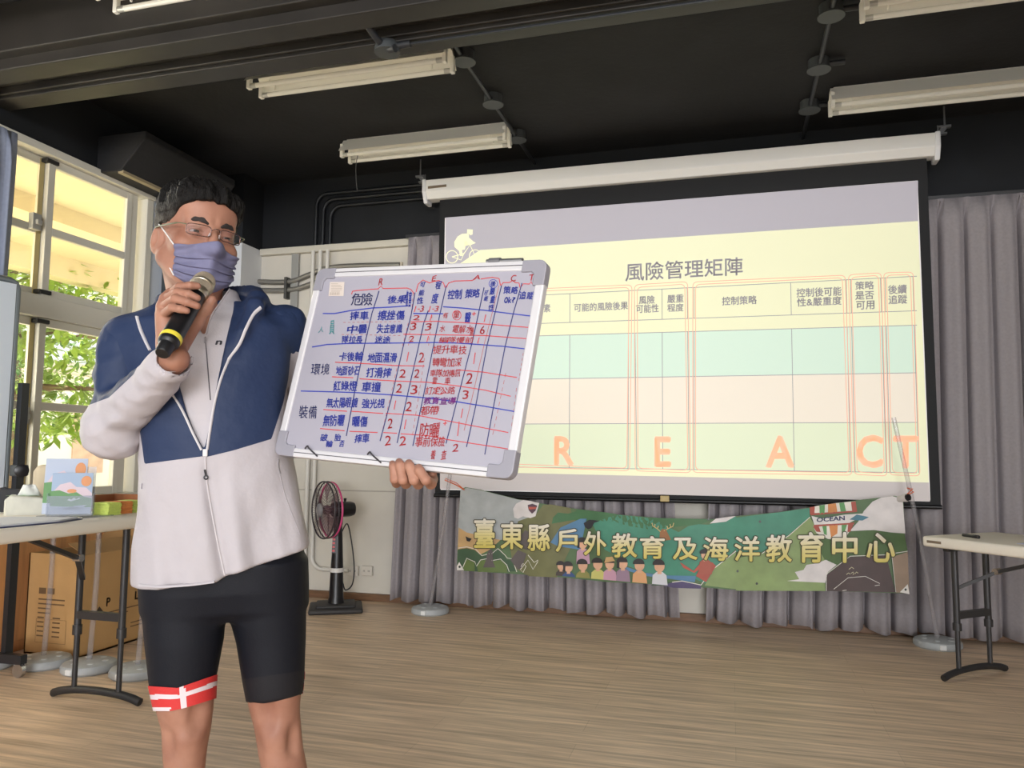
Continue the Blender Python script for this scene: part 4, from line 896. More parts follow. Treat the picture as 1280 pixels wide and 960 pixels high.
# ================================================================== CARDBOARD BOX UNDER THE LEFT TABLE
card = mat('cardboard', (192, 152, 100), .8, var=(5, .06), bump=(120, .04)); cardd = mat('cardboard_inside', (150, 116, 76), .8)
bz = .56; t = thing('cardboard_box', 'big open cardboard box with printed tables under the left table', 'box', (-3.68, 3.85, 0))
x0_, x1_, y0_, y1_ = -3.875, -3.495, 3.60, 4.11
b = MB(); b.box((x0_, y0_, 0), (x1_, y0_+.008, bz)); b.box((x0_, y1_-.008, 0), (x1_, y1_, bz)); b.box((x0_, y0_, 0), (x0_+.008, y1_, bz)); b.box((x1_-.008, y0_, 0), (x1_, y1_, bz)); b.box((x0_, y0_, 0), (x1_, y1_, .01)); b.build('box_walls', card, t)
b = MB(); b.add([(x1_, y0_+.01, bz), (x1_, y1_-.01, bz), (x1_-.13, y1_-.02, bz+.06), (x1_-.13, y0_+.02, bz+.06)], [(0, 1, 2, 3)]); b.add([(x0_, y1_-.003, bz), (x1_, y1_-.003, bz), (x1_-.03, y1_+.05, bz+.12), (x0_+.03, y1_+.05, bz+.12)], [(0, 1, 2, 3)])
o = b.build('flap', cardd, t); o.modifiers.new('s', 'SOLIDIFY').thickness = .005
ink = mat('box_print', (62, 50, 40), .8)
def bf(x, z): return Vector((x0_+x*(x1_-x0_), y0_-.0012, z*bz))       # front face
def bs(y, z): return Vector((x1_+.0012, y0_+y*(y1_-y0_), z*bz))       # right face
b = MB(); rg = random.Random(2)
for xx in (.22, .38): b.add([bf(xx, .60), bf(xx+.13, .60), bf(xx+.13, .66), bf(xx, .66)], [(0, 1, 2, 3)])
for r_ in range(9):
    z = .54-.045*r_
    for xx, w_ in ((.22, .12), (.5, .14)) if r_ > 3 else ((.22, rg.uniform(.2, .5)),): b.add([bf(xx, z), bf(xx+w_, z), bf(xx+w_, z+.014), bf(xx, z+.014)], [(0, 1, 2, 3)])
for xa, za, xb, zb2 in ((.2, .35, .75, .353), (.2, .12, .75, .123), (.75, .12, .755, .353), (.2, .12, .205, .353)): b.add([bf(xa, za), bf(xb, za), bf(xb, zb2), bf(xa, zb2)], [(0, 1, 2, 3)])
b.build('printed_table', mat('faint_print', (112, 86, 58), .8), t)
b = MB()
for s, ya, yb in (('P', .36, .42), ('LK', .80, .96)): put_text(b, s, [(ya, .44), (yb, .44), (yb, .53), (ya, .53)], lambda u, v: bs(u, v), .03)
b.add([bs(.20, .40), bs(.26, .46), bs(.32, .40), bs(.26, .34)], [(0, 1, 2, 3)]); b.build('printed_letters', ink, t)
b = MB()
for ya, yb, z in ((.36, .96, .37), (.36, .7, .33), (.75, .95, .20), (.75, .95, .16)): b.add([bs(ya, z), bs(yb, z), bs(yb, z+.012), bs(ya, z+.012)], [(0, 1, 2, 3)])
b.build('printed_lines', mat('faint_print', (112, 86, 58), .8), t)
# ================================================================== THE HELD WHITEBOARD (60 x 45 cm)
bTL, bTR, bBL = Vector((-.935, 1.617, 1.582)), Vector((-.348, 1.498, 1.540)), Vector((-.980, 1.533, 1.145))
E1 = (bTR-bTL).normalized(); E2 = (bBL-bTL); E2 = (E2-E1*E2.dot(E1)).normalized(); BN = E2.cross(E1).normalized()   # BN looks at the viewer
BW, BH, BT = .60, .45, .020
def bp(a, c, d=0.0): return bTL+E1*a+E2*c+BN*d          # metres right, down, out
def bq(x, y, off=.0008): return on_plane(x, y, bTL+BN*(off-.003), BN)
whiteboard = thing('whiteboard', 'handwritten whiteboard held up by the person, red and blue table on it', 'whiteboard', bp(.3, .45, -.01))
t = whiteboard
def bbox3(b, a0, a1, c0, c1, d0, d1): b.add([bp(a, c, d) for d in (d0, d1) for a, c in ((a0, c0), (a1, c0), (a1, c1), (a0, c1))], [(0, 3, 2, 1), (4, 5, 6, 7), (0, 1, 5, 4), (1, 2, 6, 5), (2, 3, 7, 6), (3, 0, 4, 7)])
b = MB(); bbox3(b, .008, BW-.008, .008, BH-.008, -.014, -.003); b.build('writing_surface', mat('whiteboard_enamel', (168, 165, 176), .28), t)
alu = mat('white_aluminium', (214, 212, 214), .35, .1)
b = MB(); bbox3(b, .05, BW-.05, 0, .022, -BT, .0); b.build('frame_rail', alu, t, bevel=.003)
b = MB(); bbox3(b, .05, BW-.05, BH-.020, BH, -BT, .0); b.build('frame_rail', alu, t, bevel=.003)
b = MB(); bbox3(b, 0, .018, .05, BH-.05, -BT, .0); b.build('frame_rail', alu, t, bevel=.003)
b = MB(); bbox3(b, BW-.020, BW, .05, BH-.05, -BT, .0); b.build('frame_rail', alu, t, bevel=.003)
cg = mat('grey_corner_cap', (150, 148, 157), .4)
for sx in (0, 1):
    for sy in (0, 1):
        r = .018; L = .056; w_ = .026
        pts = [(L, 0), (L, w_), (w_+.006, w_), (w_, w_+.006), (w_, L), (0, L), (0, r)]+[(r-r*math.cos(a), r-r*math.sin(a)) for a in [PI/2*q/5 for q in range(1, 5)]]+[(r, 0)]
        pp = [bp(a if not sx else BW-a, c if not sy else BH-c, .0015) for a, c in pts]
        b = MB(); b.prism(pp, BN*-(BT+.003)); b.build('corner_cap', cg, t, bevel=.002)
dk = mat('dark_groove', (92, 90, 94), .5)
for sgn, c in ((0, .011), (1, BH-.010)):
    b = MB(); bbox3(b, .056, BW-.056, c-.0009, c+.0009, -.001, .0006); b.build('rail_groove', dk, t)
b = MB(); b.tube([bp(.455, -.003, -.006), bp(.54, -.003, -.006)], .005, 10); b.build('hanger', mat('zinc', (150, 150, 152), .3, .8), t, smooth=50)
b = MB(); b.tube([bp(.462, -.003, -.006), bp(.488, -.003, -.006)], .0075, 10); b.build('hanger_sleeve', mat('grey_sleeve', (120, 120, 124), .4, .4), t, smooth=50)
for a in (.092, .262):
    b = MB(); b.tube(smooth_path([bp(a-.004, BH-.020, .003), bp(a+.002, BH-.026, .004), bp(a+.008, BH-.021, .004), bp(a+.034, BH-.006, .002)]), .0017, 6); b.build('tray_hook', mat('dark_hook', (60, 58, 62), .5), t, smooth=60)
def w4(x, y): return (340+x/3.2, 310+y/3.2)
def wl(*p): return [w4(*q) for q in p]
blueI = mat('blue_marker', (52, 66, 168), .6); navyI = mat('navy_marker', (46, 54, 112), .6); redI = mat('red_marker', (204, 62, 66), .6); tealI = mat('teal_marker', (76, 170, 172), .6); brI = mat('faded_red_marker', (176, 92, 84), .6); greyI = mat('sticker_grey', (170, 156, 142), .7)
def lines(name, m, ps, w, off=.0008):
    for p in ps:
        b = MB(); stroke(b, p, w, lambda x, y: bq(x, y, off)); b.build(name, m, t)
lines('blue_row_line', blueI, (wl((203, 262), (250, 262), (310, 251), (400, 240), (480, 236), (545, 231)), wl((565, 262), (620, 262), (684, 263)), wl((684, 235), (760, 240), (850, 249), (960, 263), (1045, 273)), wl((160, 396), (220, 386), (300, 382), (500, 380), (650, 378), (740, 380), (830, 386), (920, 393), (1010, 403)), wl((115, 572), (200, 574), (330, 578), (470, 587), (600, 598), (740, 615), (850, 633), (970, 654))), 1.4)
lines('column_line', navyI, (wl((428, 172), (400, 260), (372, 380), (330, 578), (297, 752)), wl((572, 178), (556, 270), (528, 380), (480, 590), (432, 772)), wl((625, 250), (607, 300), (580, 420), (540, 595), (500, 780)), wl((697, 150), (672, 262), (648, 380), (604, 600), (563, 792)), wl((848, 158), (826, 262), (800, 380), (740, 610), (696, 782)), wl((918, 150), (893, 255), (860, 390), (815, 630), (778, 796)), wl((1000, 140), (965, 262), (932, 395), (885, 640), (851, 826))), 1.15)
lines('red_double_line', brI, (wl((908, 150), (880, 262), (850, 380), (800, 600), (768, 730)),), .6)
lines('red_row_line', redI, (wl((557, 295), (670, 293)), wl((668, 294), (760, 298), (880, 306), (1030, 318)), wl((525, 345), (665, 347), (850, 350), (1025, 363)), wl((252, 457), (350, 461)), wl((350, 461), (480, 469)), wl((480, 470), (610, 472)), wl((740, 487), (850, 497), (980, 518)), wl((240, 515), (325, 519)), wl((350, 523), (475, 531)), wl((475, 531), (620, 537), (740, 551), (850, 568), (955, 593)), wl((205, 646), (300, 653)), wl((318, 653), (445, 662)), wl((455, 661), (580, 669)), wl((580, 669), (700, 691), (850, 720), (945, 738)), wl((192, 722), (290, 731)), wl((310, 733), (422, 738)), wl((445, 738), (500, 741)), wl((515, 743), (620, 750), (700, 766), (945, 804))), 1.05)
dash = []
for (a, c, n) in (((285, 298), (522, 294), 13), ((278, 346), (522, 350), 13), ((1030, 290), (1012, 400), 6), ((1005, 420), (985, 540), 6), ((978, 560), (950, 780), 8), ((935, 500), (880, 760), 9), ((565, 180), (545, 400), 10), ((545, 300), (520, 400), 5), ((640, 270), (625, 400), 6), ((610, 440), (560, 760), 12), ((500, 480), (435, 760), 11)):
    for q in range(n):
        s0, s1 = q/n, (q+.55)/n; dash.append(wl((a[0]+(c[0]-a[0])*s0, a[1]+(c[1]-a[1])*s0), (a[0]+(c[0]-a[0])*s1, a[1]+(c[1]-a[1])*s1)))
b = MB()
for p in dash: stroke(b, p, .6, lambda x, y: bq(x, y, .0006))
tag(b.build('dashed_lines', brI, t), kind='stuff')
br_ = (((318, 185), (322, 173), (340, 170), (425, 163), (436, 152), (444, 162), (540, 160), (556, 166), (568, 182)), ((576, 176), (584, 145), (604, 128), (630, 140), (648, 133), (668, 130), (686, 140), (692, 158)), ((697, 158), (706, 140), (730, 132), (800, 130), (815, 122)), ((835, 124), (880, 117), (908, 122), (914, 150)), ((916, 150), (925, 138), (950, 138), (962, 130), (972, 138), (988, 140), (992, 158)), ((1000, 152), (1005, 143), (1030, 144), (1036, 134), (1042, 146), (1056, 148), (1054, 162)))
lines('red_brace', redI, [wl(*p) for p in br_], 1.0)
rg = random.Random(11)
def hand(name, m, items, bold=.022):
    for s, x0_, y0_, x1_, y1_ in items:
        b = MB(); n = len(s); w = (x1_-x0_)/n
        for i, ch in enumerate(s):
            if ch == ' ': continue
            j = lambda: rg.uniform(-2.2, 2.2)
            xa, xb = x0_+w*i-w*.02, x0_+w*(i+1)-w*.05; y0, y1 = y0_-1.5, y1_+1.5
            if ch in '1': xa, xb = xa+w*.3, xb-w*.3
            sl = 5+rg.uniform(-1, 1)
            q = [(xa-sl*.4+j(), y1_+j()), (xb-sl*.4+j(), y1_+j()-1), (xb+sl*.6+j(), y0_+j()-2), (xa+sl*.6+j(), y0_+j())]
            if ch in '1-+':
                xm, ym, hh, ww = (x0_+w*(i+.5)), (y0_+y1_)/2, (y1_-y0_)/2, w*.3
                for sg in {'1': [((3, -hh), (-4, hh))], '-': [((-ww, 0), (ww, 0))], '+': [((-8, 1), (8, -1)), ((1, -8), (-1, 8))]}[ch]: stroke(b, wl((xm+sg[0][0], ym+sg[0][1]), (xm+sg[1][0], ym+sg[1][1])), .95, lambda x, y: bq(x, y, .0012))
                continue
            put_text(b, ch, wl(*q), lambda x, y: bq(x, y, .0012), bold)
        if b.v: b.build(name, m, t)
hand('blue_words', blueI, (('後果', 462, 190, 540, 222), ('傷害', 535, 172, 558, 236), ('摔車', 312, 254, 388, 288), ('擦挫傷', 424, 250, 532, 290), ('中暑', 302, 308, 384, 342), ('失去意識', 420, 304, 522, 342), ('隊拉長', 280, 352, 364, 382), ('迷途', 410, 352, 474, 382), ('卡後輪', 268, 416, 366, 452), ('地面濕滑', 384, 420, 500, 458), ('地面砂石', 256, 474, 352, 510), ('打滑摔', 376, 478, 478, 518), ('紅綠燈', 244, 532, 342, 572), ('車撞', 360, 536, 436, 576), ('無太陽眼鏡', 218, 600, 344, 640), ('強光視', 360, 602, 452, 642), ('無防曬', 204, 668, 290, 714), ('曬傷', 320, 674, 384, 716), ('破', 194, 744, 222, 772), ('輪', 214, 770, 244, 796), ('胎', 250, 744, 276, 772), ('否', 270, 770, 290, 796), ('摔車', 330, 744, 392, 780), ('控制', 702, 166, 762, 204), ('策略', 774, 164, 834, 200), ('可', 846, 172, 864, 190), ('能', 846, 192, 864, 212), ('嚴', 872, 160, 894, 188), ('重', 872, 190, 892, 222), ('性', 866, 226, 888, 250), ('後', 872, 130, 896, 156), ('策略', 928, 154, 986, 184), ('ok?', 930, 196, 974, 220), ('追蹤', 990, 174, 1046, 206), ('可', 592, 136, 612, 158), ('能', 588, 166, 610, 192), ('性', 580, 196, 606, 224), ('程', 654, 134, 678, 164), ('度', 640, 182, 666, 222), ('醫', 770, 258, 796, 298)))
hand('navy_words', navyI, (('危險', 316, 180, 404, 230), ('環境', 158, 464, 232, 508), ('裝備', 110, 632, 180, 682)), .004)
hand('teal_words', tealI, (('人', 186, 314, 208, 338), ('員', 230, 292, 250, 346)), .006)
hand('red_words', redI, (('R', 426, 122, 446, 150), ('E', 638, 112, 656, 134), ('A', 808, 108, 834, 128), ('C', 956, 108, 978, 132), ('T', 1028, 106, 1052, 130), ('1-3', 566, 232, 608, 256), ('1-3', 624, 232, 666, 256), ('有', 682, 258, 706, 282), ('單', 726, 254, 752, 284), ('+', 800, 254, 816, 272), ('水', 672, 308, 692, 336), ('電解水', 722, 310, 802, 340), ('鹽', 790, 318, 808, 352), ('編隊慢前', 670, 356, 806, 380), ('提升車技', 644, 390, 780, 424), ('轉彎加深', 642, 440, 758, 476), ('車隊加傳訊', 632, 486, 756, 516), ('雷', 640, 518, 662, 546), ('車', 690, 518, 714, 546), ('訂定公路', 612, 556, 734, 586), ('都帶', 596, 634, 668, 670), ('防曬', 590, 702, 672, 756), ('+', 682, 690, 702, 712), ('事前保檢', 574, 754, 694, 796), ('養', 636, 810, 656, 846), ('查', 676, 810, 698, 846)), .008)
hand('purple_words', mat('purple_marker', (134, 54, 140), .6), (('教育宣導', 606, 598, 738, 626),), .02)
hand('red_numbers', redI, (('2', 566, 268, 592, 290), ('1', 622, 266, 650, 290), ('3', 554, 300, 578, 330), ('3', 614, 302, 640, 330), ('2', 548, 354, 570, 376), ('1', 612, 352, 634, 376), ('1', 530, 416, 556, 454), ('2', 586, 418, 610, 458), ('2', 512, 486, 536, 520), ('2', 568, 486, 592, 520), ('2', 496, 544, 520, 578), ('3', 554, 548, 582, 584), ('1', 480, 610, 504, 646), ('2', 536, 616, 562, 654), ('2', 462, 682, 484, 722), ('1', 520, 686, 546, 724), ('2', 452, 752, 476, 790), ('2', 510, 754, 536, 790), ('1', 840, 266, 864, 296), ('6', 832, 312, 852, 346), ('1', 814, 358, 838, 382), ('1', 796, 418, 824, 464), ('2', 778, 502, 804, 544), ('3', 762, 568, 788, 606), ('1', 746, 642, 774, 680), ('1', 732, 694, 760, 752), ('2', 724, 784, 746, 816)), .004)
lines('red_ring', redI, [wl(*(ell_pts(739, 269, 17, 19, 18)+[(756, 269)])), wl(*(ell_pts(672, 571, 17, 15, 16)+[(689, 571)]))], .7); lines('blue_ring', blueI, [wl(*(ell_pts(885, 143, 17, 17, 18)+[(902, 143)])), wl(*(ell_pts(642, 610, 15, 13, 16)+[(657, 610)]))], .7)
b = MB(); flat_poly(b, wl((232, 136), (290, 136), (286, 192), (226, 192)), lambda x, y: bq(x, y, .0008)); b.build('sticker', mat('sticker_paper', (212, 200, 190), .7), t)
b = MB()
for q in range(6): stroke(b, wl((236, 143+q*6), (236+rg.uniform(28, 48), 143+q*6)), .5, lambda x, y: bq(x, y, .0013))
for q in range(12): stroke(b, wl((234+q*3.3, 177), (233+q*3.3, 188)), .3+.4*(q % 3 == 0), lambda x, y: bq(x, y, .0013))
b.build('sticker_print', greyI, t)
# ================================================================== THE PERSON
_d = ray(278, 560); HD = Vector((_d.x, _d.y, 0)).normalized(); DM = 1.92
PO = HD*DM; PV = HD.copy(); PU = Vector((HD.y, -HD.x, 0)); PROT = math.atan2(PU.y, PU.x)
person = thing('person', 'masked person in navy and white jacket and cycling shorts, holding microphone and whiteboard', 'person', PO, PROT)
def P(x, y, v=0.0):
    """local point (right, away, up) seen at image point x,y on the upright plane v metres behind the body axis"""
    w = on_plane(x, y, PO+PV*v, PV)-PO; return np.array([w.dot(PU), w.dot(PV), w.z])
_A = np.array([[PU.x, PU.y, 0], [PV.x, PV.y, 0], [0, 0, 1]]); _rt, _up, _fw = map(np.array, (RT, UP, FW)); _po = np.array(PO); _eye = np.array(EYE)
def proj(p):
    q = p @ _A + _po - _eye; z = q @ _fw
    return 640+F*(q @ _rt)/z, 480-F*(q @ _up)/z
def toW(p): return PO+PU*float(p[0])+PV*float(p[1])+Vector((0, 0, float(p[2])))
def toL(w): w = Vector(w)-PO; return np.array([w.dot(PU), w.dot(PV), w.z])
# ---------------------------------------------------------------- signed distance kit
def vnoise(p, seed=0):
    i = np.floor(p).astype(np.int64); f = p-i; f = f*f*(3-2*f); r = 0
    for dx in (0, 1):
        for dy in (0, 1):
            for dz in (0, 1):
                h = (i[..., 0]+dx)*374761393+(i[..., 1]+dy)*668265263+(i[..., 2]+dz)*2147483647+seed*144665
                h = (h ^ (h >> 13))*1274126177; h = (h ^ (h >> 16)) & 0xffff
                r = r+(h/32767.5-1)*(f[..., 0] if dx else 1-f[..., 0])*(f[..., 1] if dy else 1-f[..., 1])*(f[..., 2] if dz else 1-f[..., 2])
    return r
def smin(a, b, k):
    h = np.clip(.5+.5*(b-a)/k, 0, 1); return b*(1-h)+a*h-k*h*(1-h)
def smax(a, b, k): return -smin(-a, -b, k)
def rc(p, a, b, ra, rb):
    a = np.asarray(a, float); b = np.asarray(b, float); d = b-a; t = np.clip(((p-a) @ d)/(d @ d), 0, 1)
    return np.linalg.norm(p-a-t[..., None]*d, axis=-1)-(ra+(rb-ra)*t)
def chain(p, pts, rs, k=.006):
    r = None
    for i in range(len(pts)-1):
        d = rc(p, pts[i], pts[i+1], rs[i], rs[i+1]); r = d if r is None else smin(r, d, k)
    return r
def ell(p, c, r, M_=None):
    q = p-np.asarray(c, float)
    if M_ is not None: q = q @ M_
    r = np.asarray(r, float); k0 = np.linalg.norm(q/r, axis=-1); k1 = np.linalg.norm(q/(r*r), axis=-1)
    return k0*(k0-1)/np.maximum(k1, 1e-6)
def loft(p, rows, n=2.4, off=0.0):
    """rows = (w, uL, uR, vcentre, halfdepth) sorted by w"""
    R_ = np.array(sorted(rows)); w = p[..., 2]
    g = [np.interp(w, R_[:, 0], R_[:, i]) for i in range(1, 5)]
    cu = (g[0]+g[1])/2; a = np.maximum((g[1]-g[0])/2+off, .003); b_ = np.maximum(g[3]+off, .003)
    k = (np.abs((p[..., 0]-cu)/a)**n+np.abs((p[..., 1]-g[2])/b_)**n)**(1/n)
    d = (k-1)*np.minimum(a, b_)
    return np.maximum(d, np.maximum(R_[0, 0]-w, w-R_[-1, 0]))
def nets(f, lo, hi, h):
    """surface nets of f on a regular grid"""
    lo = np.array(lo, float); hi = np.array(hi, float); n = np.ceil((hi-lo)/h).astype(int)+1
    ax = [lo[i]+h*np.arange(n[i]) for i in range(3)]
    D = np.empty(n, np.float64)
    for i in range(n[0]):     # slab by slab keeps memory low
        D[i] = f(np.stack(np.broadcast_arrays(ax[0][i], ax[1][:, None], ax[2][None, :]), -1))
    sgn = D < 0; c = [slice(None, -1), slice(1, None)]
    corner = [(a, b_, d) for a in (0, 1) for b_ in (0, 1) for d in (0, 1)]
    cnt = sum(sgn[c[a], c[b_], c[d]].astype(int) for a, b_, d in corner); act = (cnt > 0) & (cnt < 8)
    idx = -np.ones(act.shape, int); cells = np.argwhere(act); idx[act] = np.arange(len(cells))
    acc = np.zeros((len(cells), 3)); num = np.zeros(len(cells))
    for A_ in corner:
        for ax_ in range(3):
            if A_[ax_]: continue
            B_ = list(A_); B_[ax_] = 1
            da = D[tuple((cells+A_).T)]; db = D[tuple((cells+B_).T)]; m = (da < 0) != (db < 0)
            t = np.where(m, da/np.where(m, da-db, 1), 0); q = np.array(A_, float)+np.zeros((len(cells), 3)); q[:, ax_] += t
            acc[m] += q[m]; num[m] += 1
    V = lo+h*(cells+acc/num[:, None]); F_ = []
    for ax_ in range(3):
        o = [x for x in range(3) if x != ax_]
        s = [slice(None)]*3; s2 = [slice(None)]*3; s[ax_] = slice(None, -1); s2[ax_] = slice(1, None)
        E_ = np.argwhere(sgn[tuple(s)] != sgn[tuple(s2)])
        E_ = E_[(E_[:, o[0]] > 0) & (E_[:, o[1]] > 0) & (E_[:, o[0]] < n[o[0]]-1) & (E_[:, o[1]] < n[o[1]]-1)]
        u = np.zeros(3, int); v = np.zeros(3, int); u[o[0]] = 1; v[o[1]] = 1
        F_.append(np.stack([idx[tuple((E_-u-v).T)], idx[tuple((E_-v).T)], idx[tuple(E_.T)], idx[tuple((E_-u).T)]], 1))
    return V, np.concatenate(F_)
def relax(V, Fq, it=2):
    e = np.concatenate([Fq[:, [0, 1]], Fq[:, [1, 2]], Fq[:, [2, 3]], Fq[:, [3, 0]]]); e = np.concatenate([e, e[:, ::-1]])
    for _ in range(it):
        s = np.zeros_like(V); c = np.zeros(len(V)); np.add.at(s, e[:, 0], V[e[:, 1]]); np.add.at(c, e[:, 0], 1)
        V = V*.5+.5*s/np.maximum(c, 1)[:, None]
    return V
def skin_mesh(name, parts, m, parent, attrs=None):
    """parts = [(V, F)] -> one mesh object"""
    b = MB(); 
    for V, Fq in parts: b.add([Vector(map(float, v)) for v in V], [tuple(map(int, q)) for q in Fq])
    if attrs: b.at = attrs
    return b.build(name, m, parent, local=True, smooth=180)
def row(y, xl, xr, vc, b_): l = P(xl, y); r = P(xr, y); return ((l[2]+r[2])/2, l[0], r[0], vc, b_)

# ---------------------------------------------------------------- head
HC = P(245.5, 297.5, -.005); HS = 1.05
ps, rl, pt = math.radians(22), math.radians(3.5), math.radians(4)
_Rz = Matrix.Rotation(ps, 3, 'Z'); _Ry = Matrix.Rotation(rl, 3, 'Y'); _Rx = Matrix.Rotation(pt, 3, 'X')
HR = np.array(_Ry @ _Rz @ _Rx)
def h2l(q): return (np.asarray(q, float)*HS) @ HR.T + HC
def l2h(p): return ((p-HC) @ HR)/HS
def head_f(q):
    """head in its own frame: x to its left eye side (image right), -y to the front, z up"""
    mx = q.copy(); mx[..., 0] = np.abs(q[..., 0])
    d = ell(q, (0, .012, .032), (.076, .096, .082))
    d = smin(d, ell(q, (0, -.030, -.030), (.066, .066, .090)), .03)
    d = smin(d, ell(q, (0, -.050, -.092), (.044, .042, .030)), .03)
    d = smin(d, rc(mx, (.062, -.005, -.06), (.03, -.06, -.098), .018, .016), .03)
    d = smin(d, ell(mx, (.046, -.064, -.030), (.022, .022, .018)), .02)
    d = smin(d, rc(mx, (.010, -.090, .018), (.044, -.078, .017), .010, .008), .016)
    d = smin(d, ell(q, (0, -.062, .055), (.058, .036, .036)), .03)
    d = smax(d, -ell(mx, (.033, -.106, -.002), (.018, .014, .010)), .012)
    d = smin(d, rc(q, (0, -.094, .006), (0, -.112, -.030), .008, .012), .010)
    d = smin(d, rc(mx, (.0, -.108, -.036), (.013, -.100, -.036), .009, .008), .008)
    eb = ell(mx, (.033, -.082, -.002), (.0155, .0145, .0135))                       # closed-down lids round the eyeball
    slit = np.maximum(np.abs(mx[..., 2]+.0030+.10*(np.abs(mx[..., 0]-.033)))-.0022, np.abs(mx[..., 0]-.033)-.0145)
    d = smin(d, np.maximum(eb, -slit), .005)
    ear = ell(mx, (.0765, .014, -.022), (.008, .020, .032), np.array(Matrix.Rotation(math.radians(-18), 3, 'Z')))
    ear = smax(ear, -ell(mx, (.0845, .009, -.018), (.008, .011, .020)), .004)
    d = smin(d, ear, .008)
    return d
def body_head(p):
    q = l2h(p); d = head_f(q)*HS
    nb = P(262, 420, .0); nt = h2l((0, .022, -.07))
    d = smin(d, rc(p, nt, (nb[0]-.005, .005, nb[2]-.03), .056, .066), .03)
    an = rc(p, h2l((.03, -.02, -.10)), P(262, 412, -.07), .012, .008); d = smin(d, an, .02)      # neck tendon
    return d
lo = HC-np.array([.16, .18, .30]); hi = HC+np.array([.16, .17, .16])
Vh, Fh = nets(body_head, lo, hi, .0028); Vh = relax(Vh, Fh, 1)
# ---------------------------------------------------------------- torso rows (image outline of the jacket)
TR_ = [row(378, 222, 318, .03, .075), row(392, 180, 348, .02, .10), row(408, 154, 366, .012, .115), row(440, 152, 364, .004, .126), row(480, 160, 360, .0, .132), row(520, 167, 358, .0, .134), row(560, 174, 362, .0, .133), row(600, 174, 372, .0, .130), row(640, 172, 382, .0, .128), row(680, 170, 390, .0, .128), row(760, 168, 394, .0, .126)]
SH_R, EL_R, WR_R = P(160, 427, .015), P(144, 530, -.01), P(219, 449, -.245)
SH_L, EL_L = P(353, 411, .02), P(392, 500, .075)
# ---------------------------------------------------------------- legs
def yrow(y, xl, xr, b_=None, vc=0.0):
    r = row(y, xl, xr, vc, 0); return (r[0], r[1], r[2], vc, b_ or (r[2]-r[1])/2*1.04)
LEG_A = [yrow(700, 174, 290, .115, .01), yrow(760, 177, 283), yrow(800, 180.5, 280), yrow(850, 186, 270.5), yrow(888, 194, 268.5), yrow(905, 199, 266.5), yrow(925, 200.5, 263), yrow(945, 201.5, 260), yrow(965, 203, 258)]
LEG_B = [yrow(700, 268, 383, .115, .01), yrow(765, 285.5, 382.5), yrow(800, 295, 382), yrow(850, 303, 380), yrow(882, 309, 376.5), yrow(900, 314, 377), yrow(922, 318.5, 379), yrow(940, 321, 381), yrow(965, 326, 386)]
def lower(rows, cx, rr):
    w0 = min(r[0] for r in rows)
    return rows+[(w0*.72, cx-rr[0], cx+rr[0], .022, rr[0]*1.12), (w0*.42, cx-rr[1], cx+rr[1], .02, rr[1]*1.1), (.10, cx-.036, cx+.036, .02, .044), (.02, cx-.034, cx+.034, .02, .05)]
ca = sum(LEG_A[-1][1:3])/2; cb = sum(LEG_B[-1][1:3])/2
LEG_A = lower(LEG_A, ca-.006, (.056, .048)); LEG_B = lower(LEG_B, cb+.012, (.056, .048))
def knee(p, x, y, r, s): return None
def legs(p, off=0.0):
    d = np.minimum(loft(p, LEG_A, 2.15, off), loft(p, LEG_B, 2.15, off))
    return d
def hips(p, off=0.0):
    R_ = [yrow(640, 190, 368, .112, .01), yrow(690, 178, 380, .118, .012), yrow(735, 176, 383, .118, .015), yrow(760, 178, 383, .108, .02), yrow(772, 200, 360, .08, .02)]
    return loft(p, R_, 2.6, off)
kA, kB = P(231, 924, -.043), P(347, 921, -.043)
def body_legs(p):
    d = smin(legs(p, -.003), hips(p, -.006), .02)
    for k_, s in ((kA, 1), (kB, -1)):
        d = smin(d, ell(p, k_+np.array([0, .004, 0]), (.028, .017, .030)), .02)                       # kneecap
        d = smax(d, -ell(p, k_+np.array([.026*s, -.014, .05]), (.016, .010, .03)), .02)
        d = smax(d, -ell(p, k_+np.array([-.034*s, -.004, -.012]), (.012, .012, .03)), .02)
        d = smin(d, ell(p, k_+np.array([0, .010, -.055]), (.018, .014, .03)), .02)
    fz = None
    for cx in (ca-.006, cb+.012): d = smin(d, rc(p, (cx, .0, .06), (cx+(.012 if cx > 0 else -.012), -.085, .035), .034, .028), .03)
    return d + .0007*vnoise(p*38)
lo = (-.30, -.22, .012); hi = (.30, .22, P(278, 640)[2])
Vl, Fl = nets(body_legs, lo, hi, .0062); Vl = relax(Vl, Fl, 1)
# core of trunk and arms inside the clothes, so the figure is one whole
BBP = lambda x, y: toL(on_plane(x, y, bTL, BN))
HAND_L = toL(bp(.375, BH+.0, -.045)); WL = toL(bp(.30, .420, -.088))
def body_core(p):
    d = loft(p, [(a, b_, c, e, f) for a, b_, c, e, f in TR_], 2.3, -.028)
    d = smin(d, rc(p, SH_R, EL_R, .044, .038), .03); d = smin(d, rc(p, EL_R, WR_R, .038, .027), .01)
    d = smin(d, rc(p, SH_L, EL_L, .044, .038), .03); d = smin(d, rc(p, EL_L, WL, .038, .026), .01)
    return d
lo = (-.36, -.34, P(278, 745)[2]); hi = (.36, .22, P(278, 372)[2])
Vc, Fc = nets(body_core, lo, hi, .008)
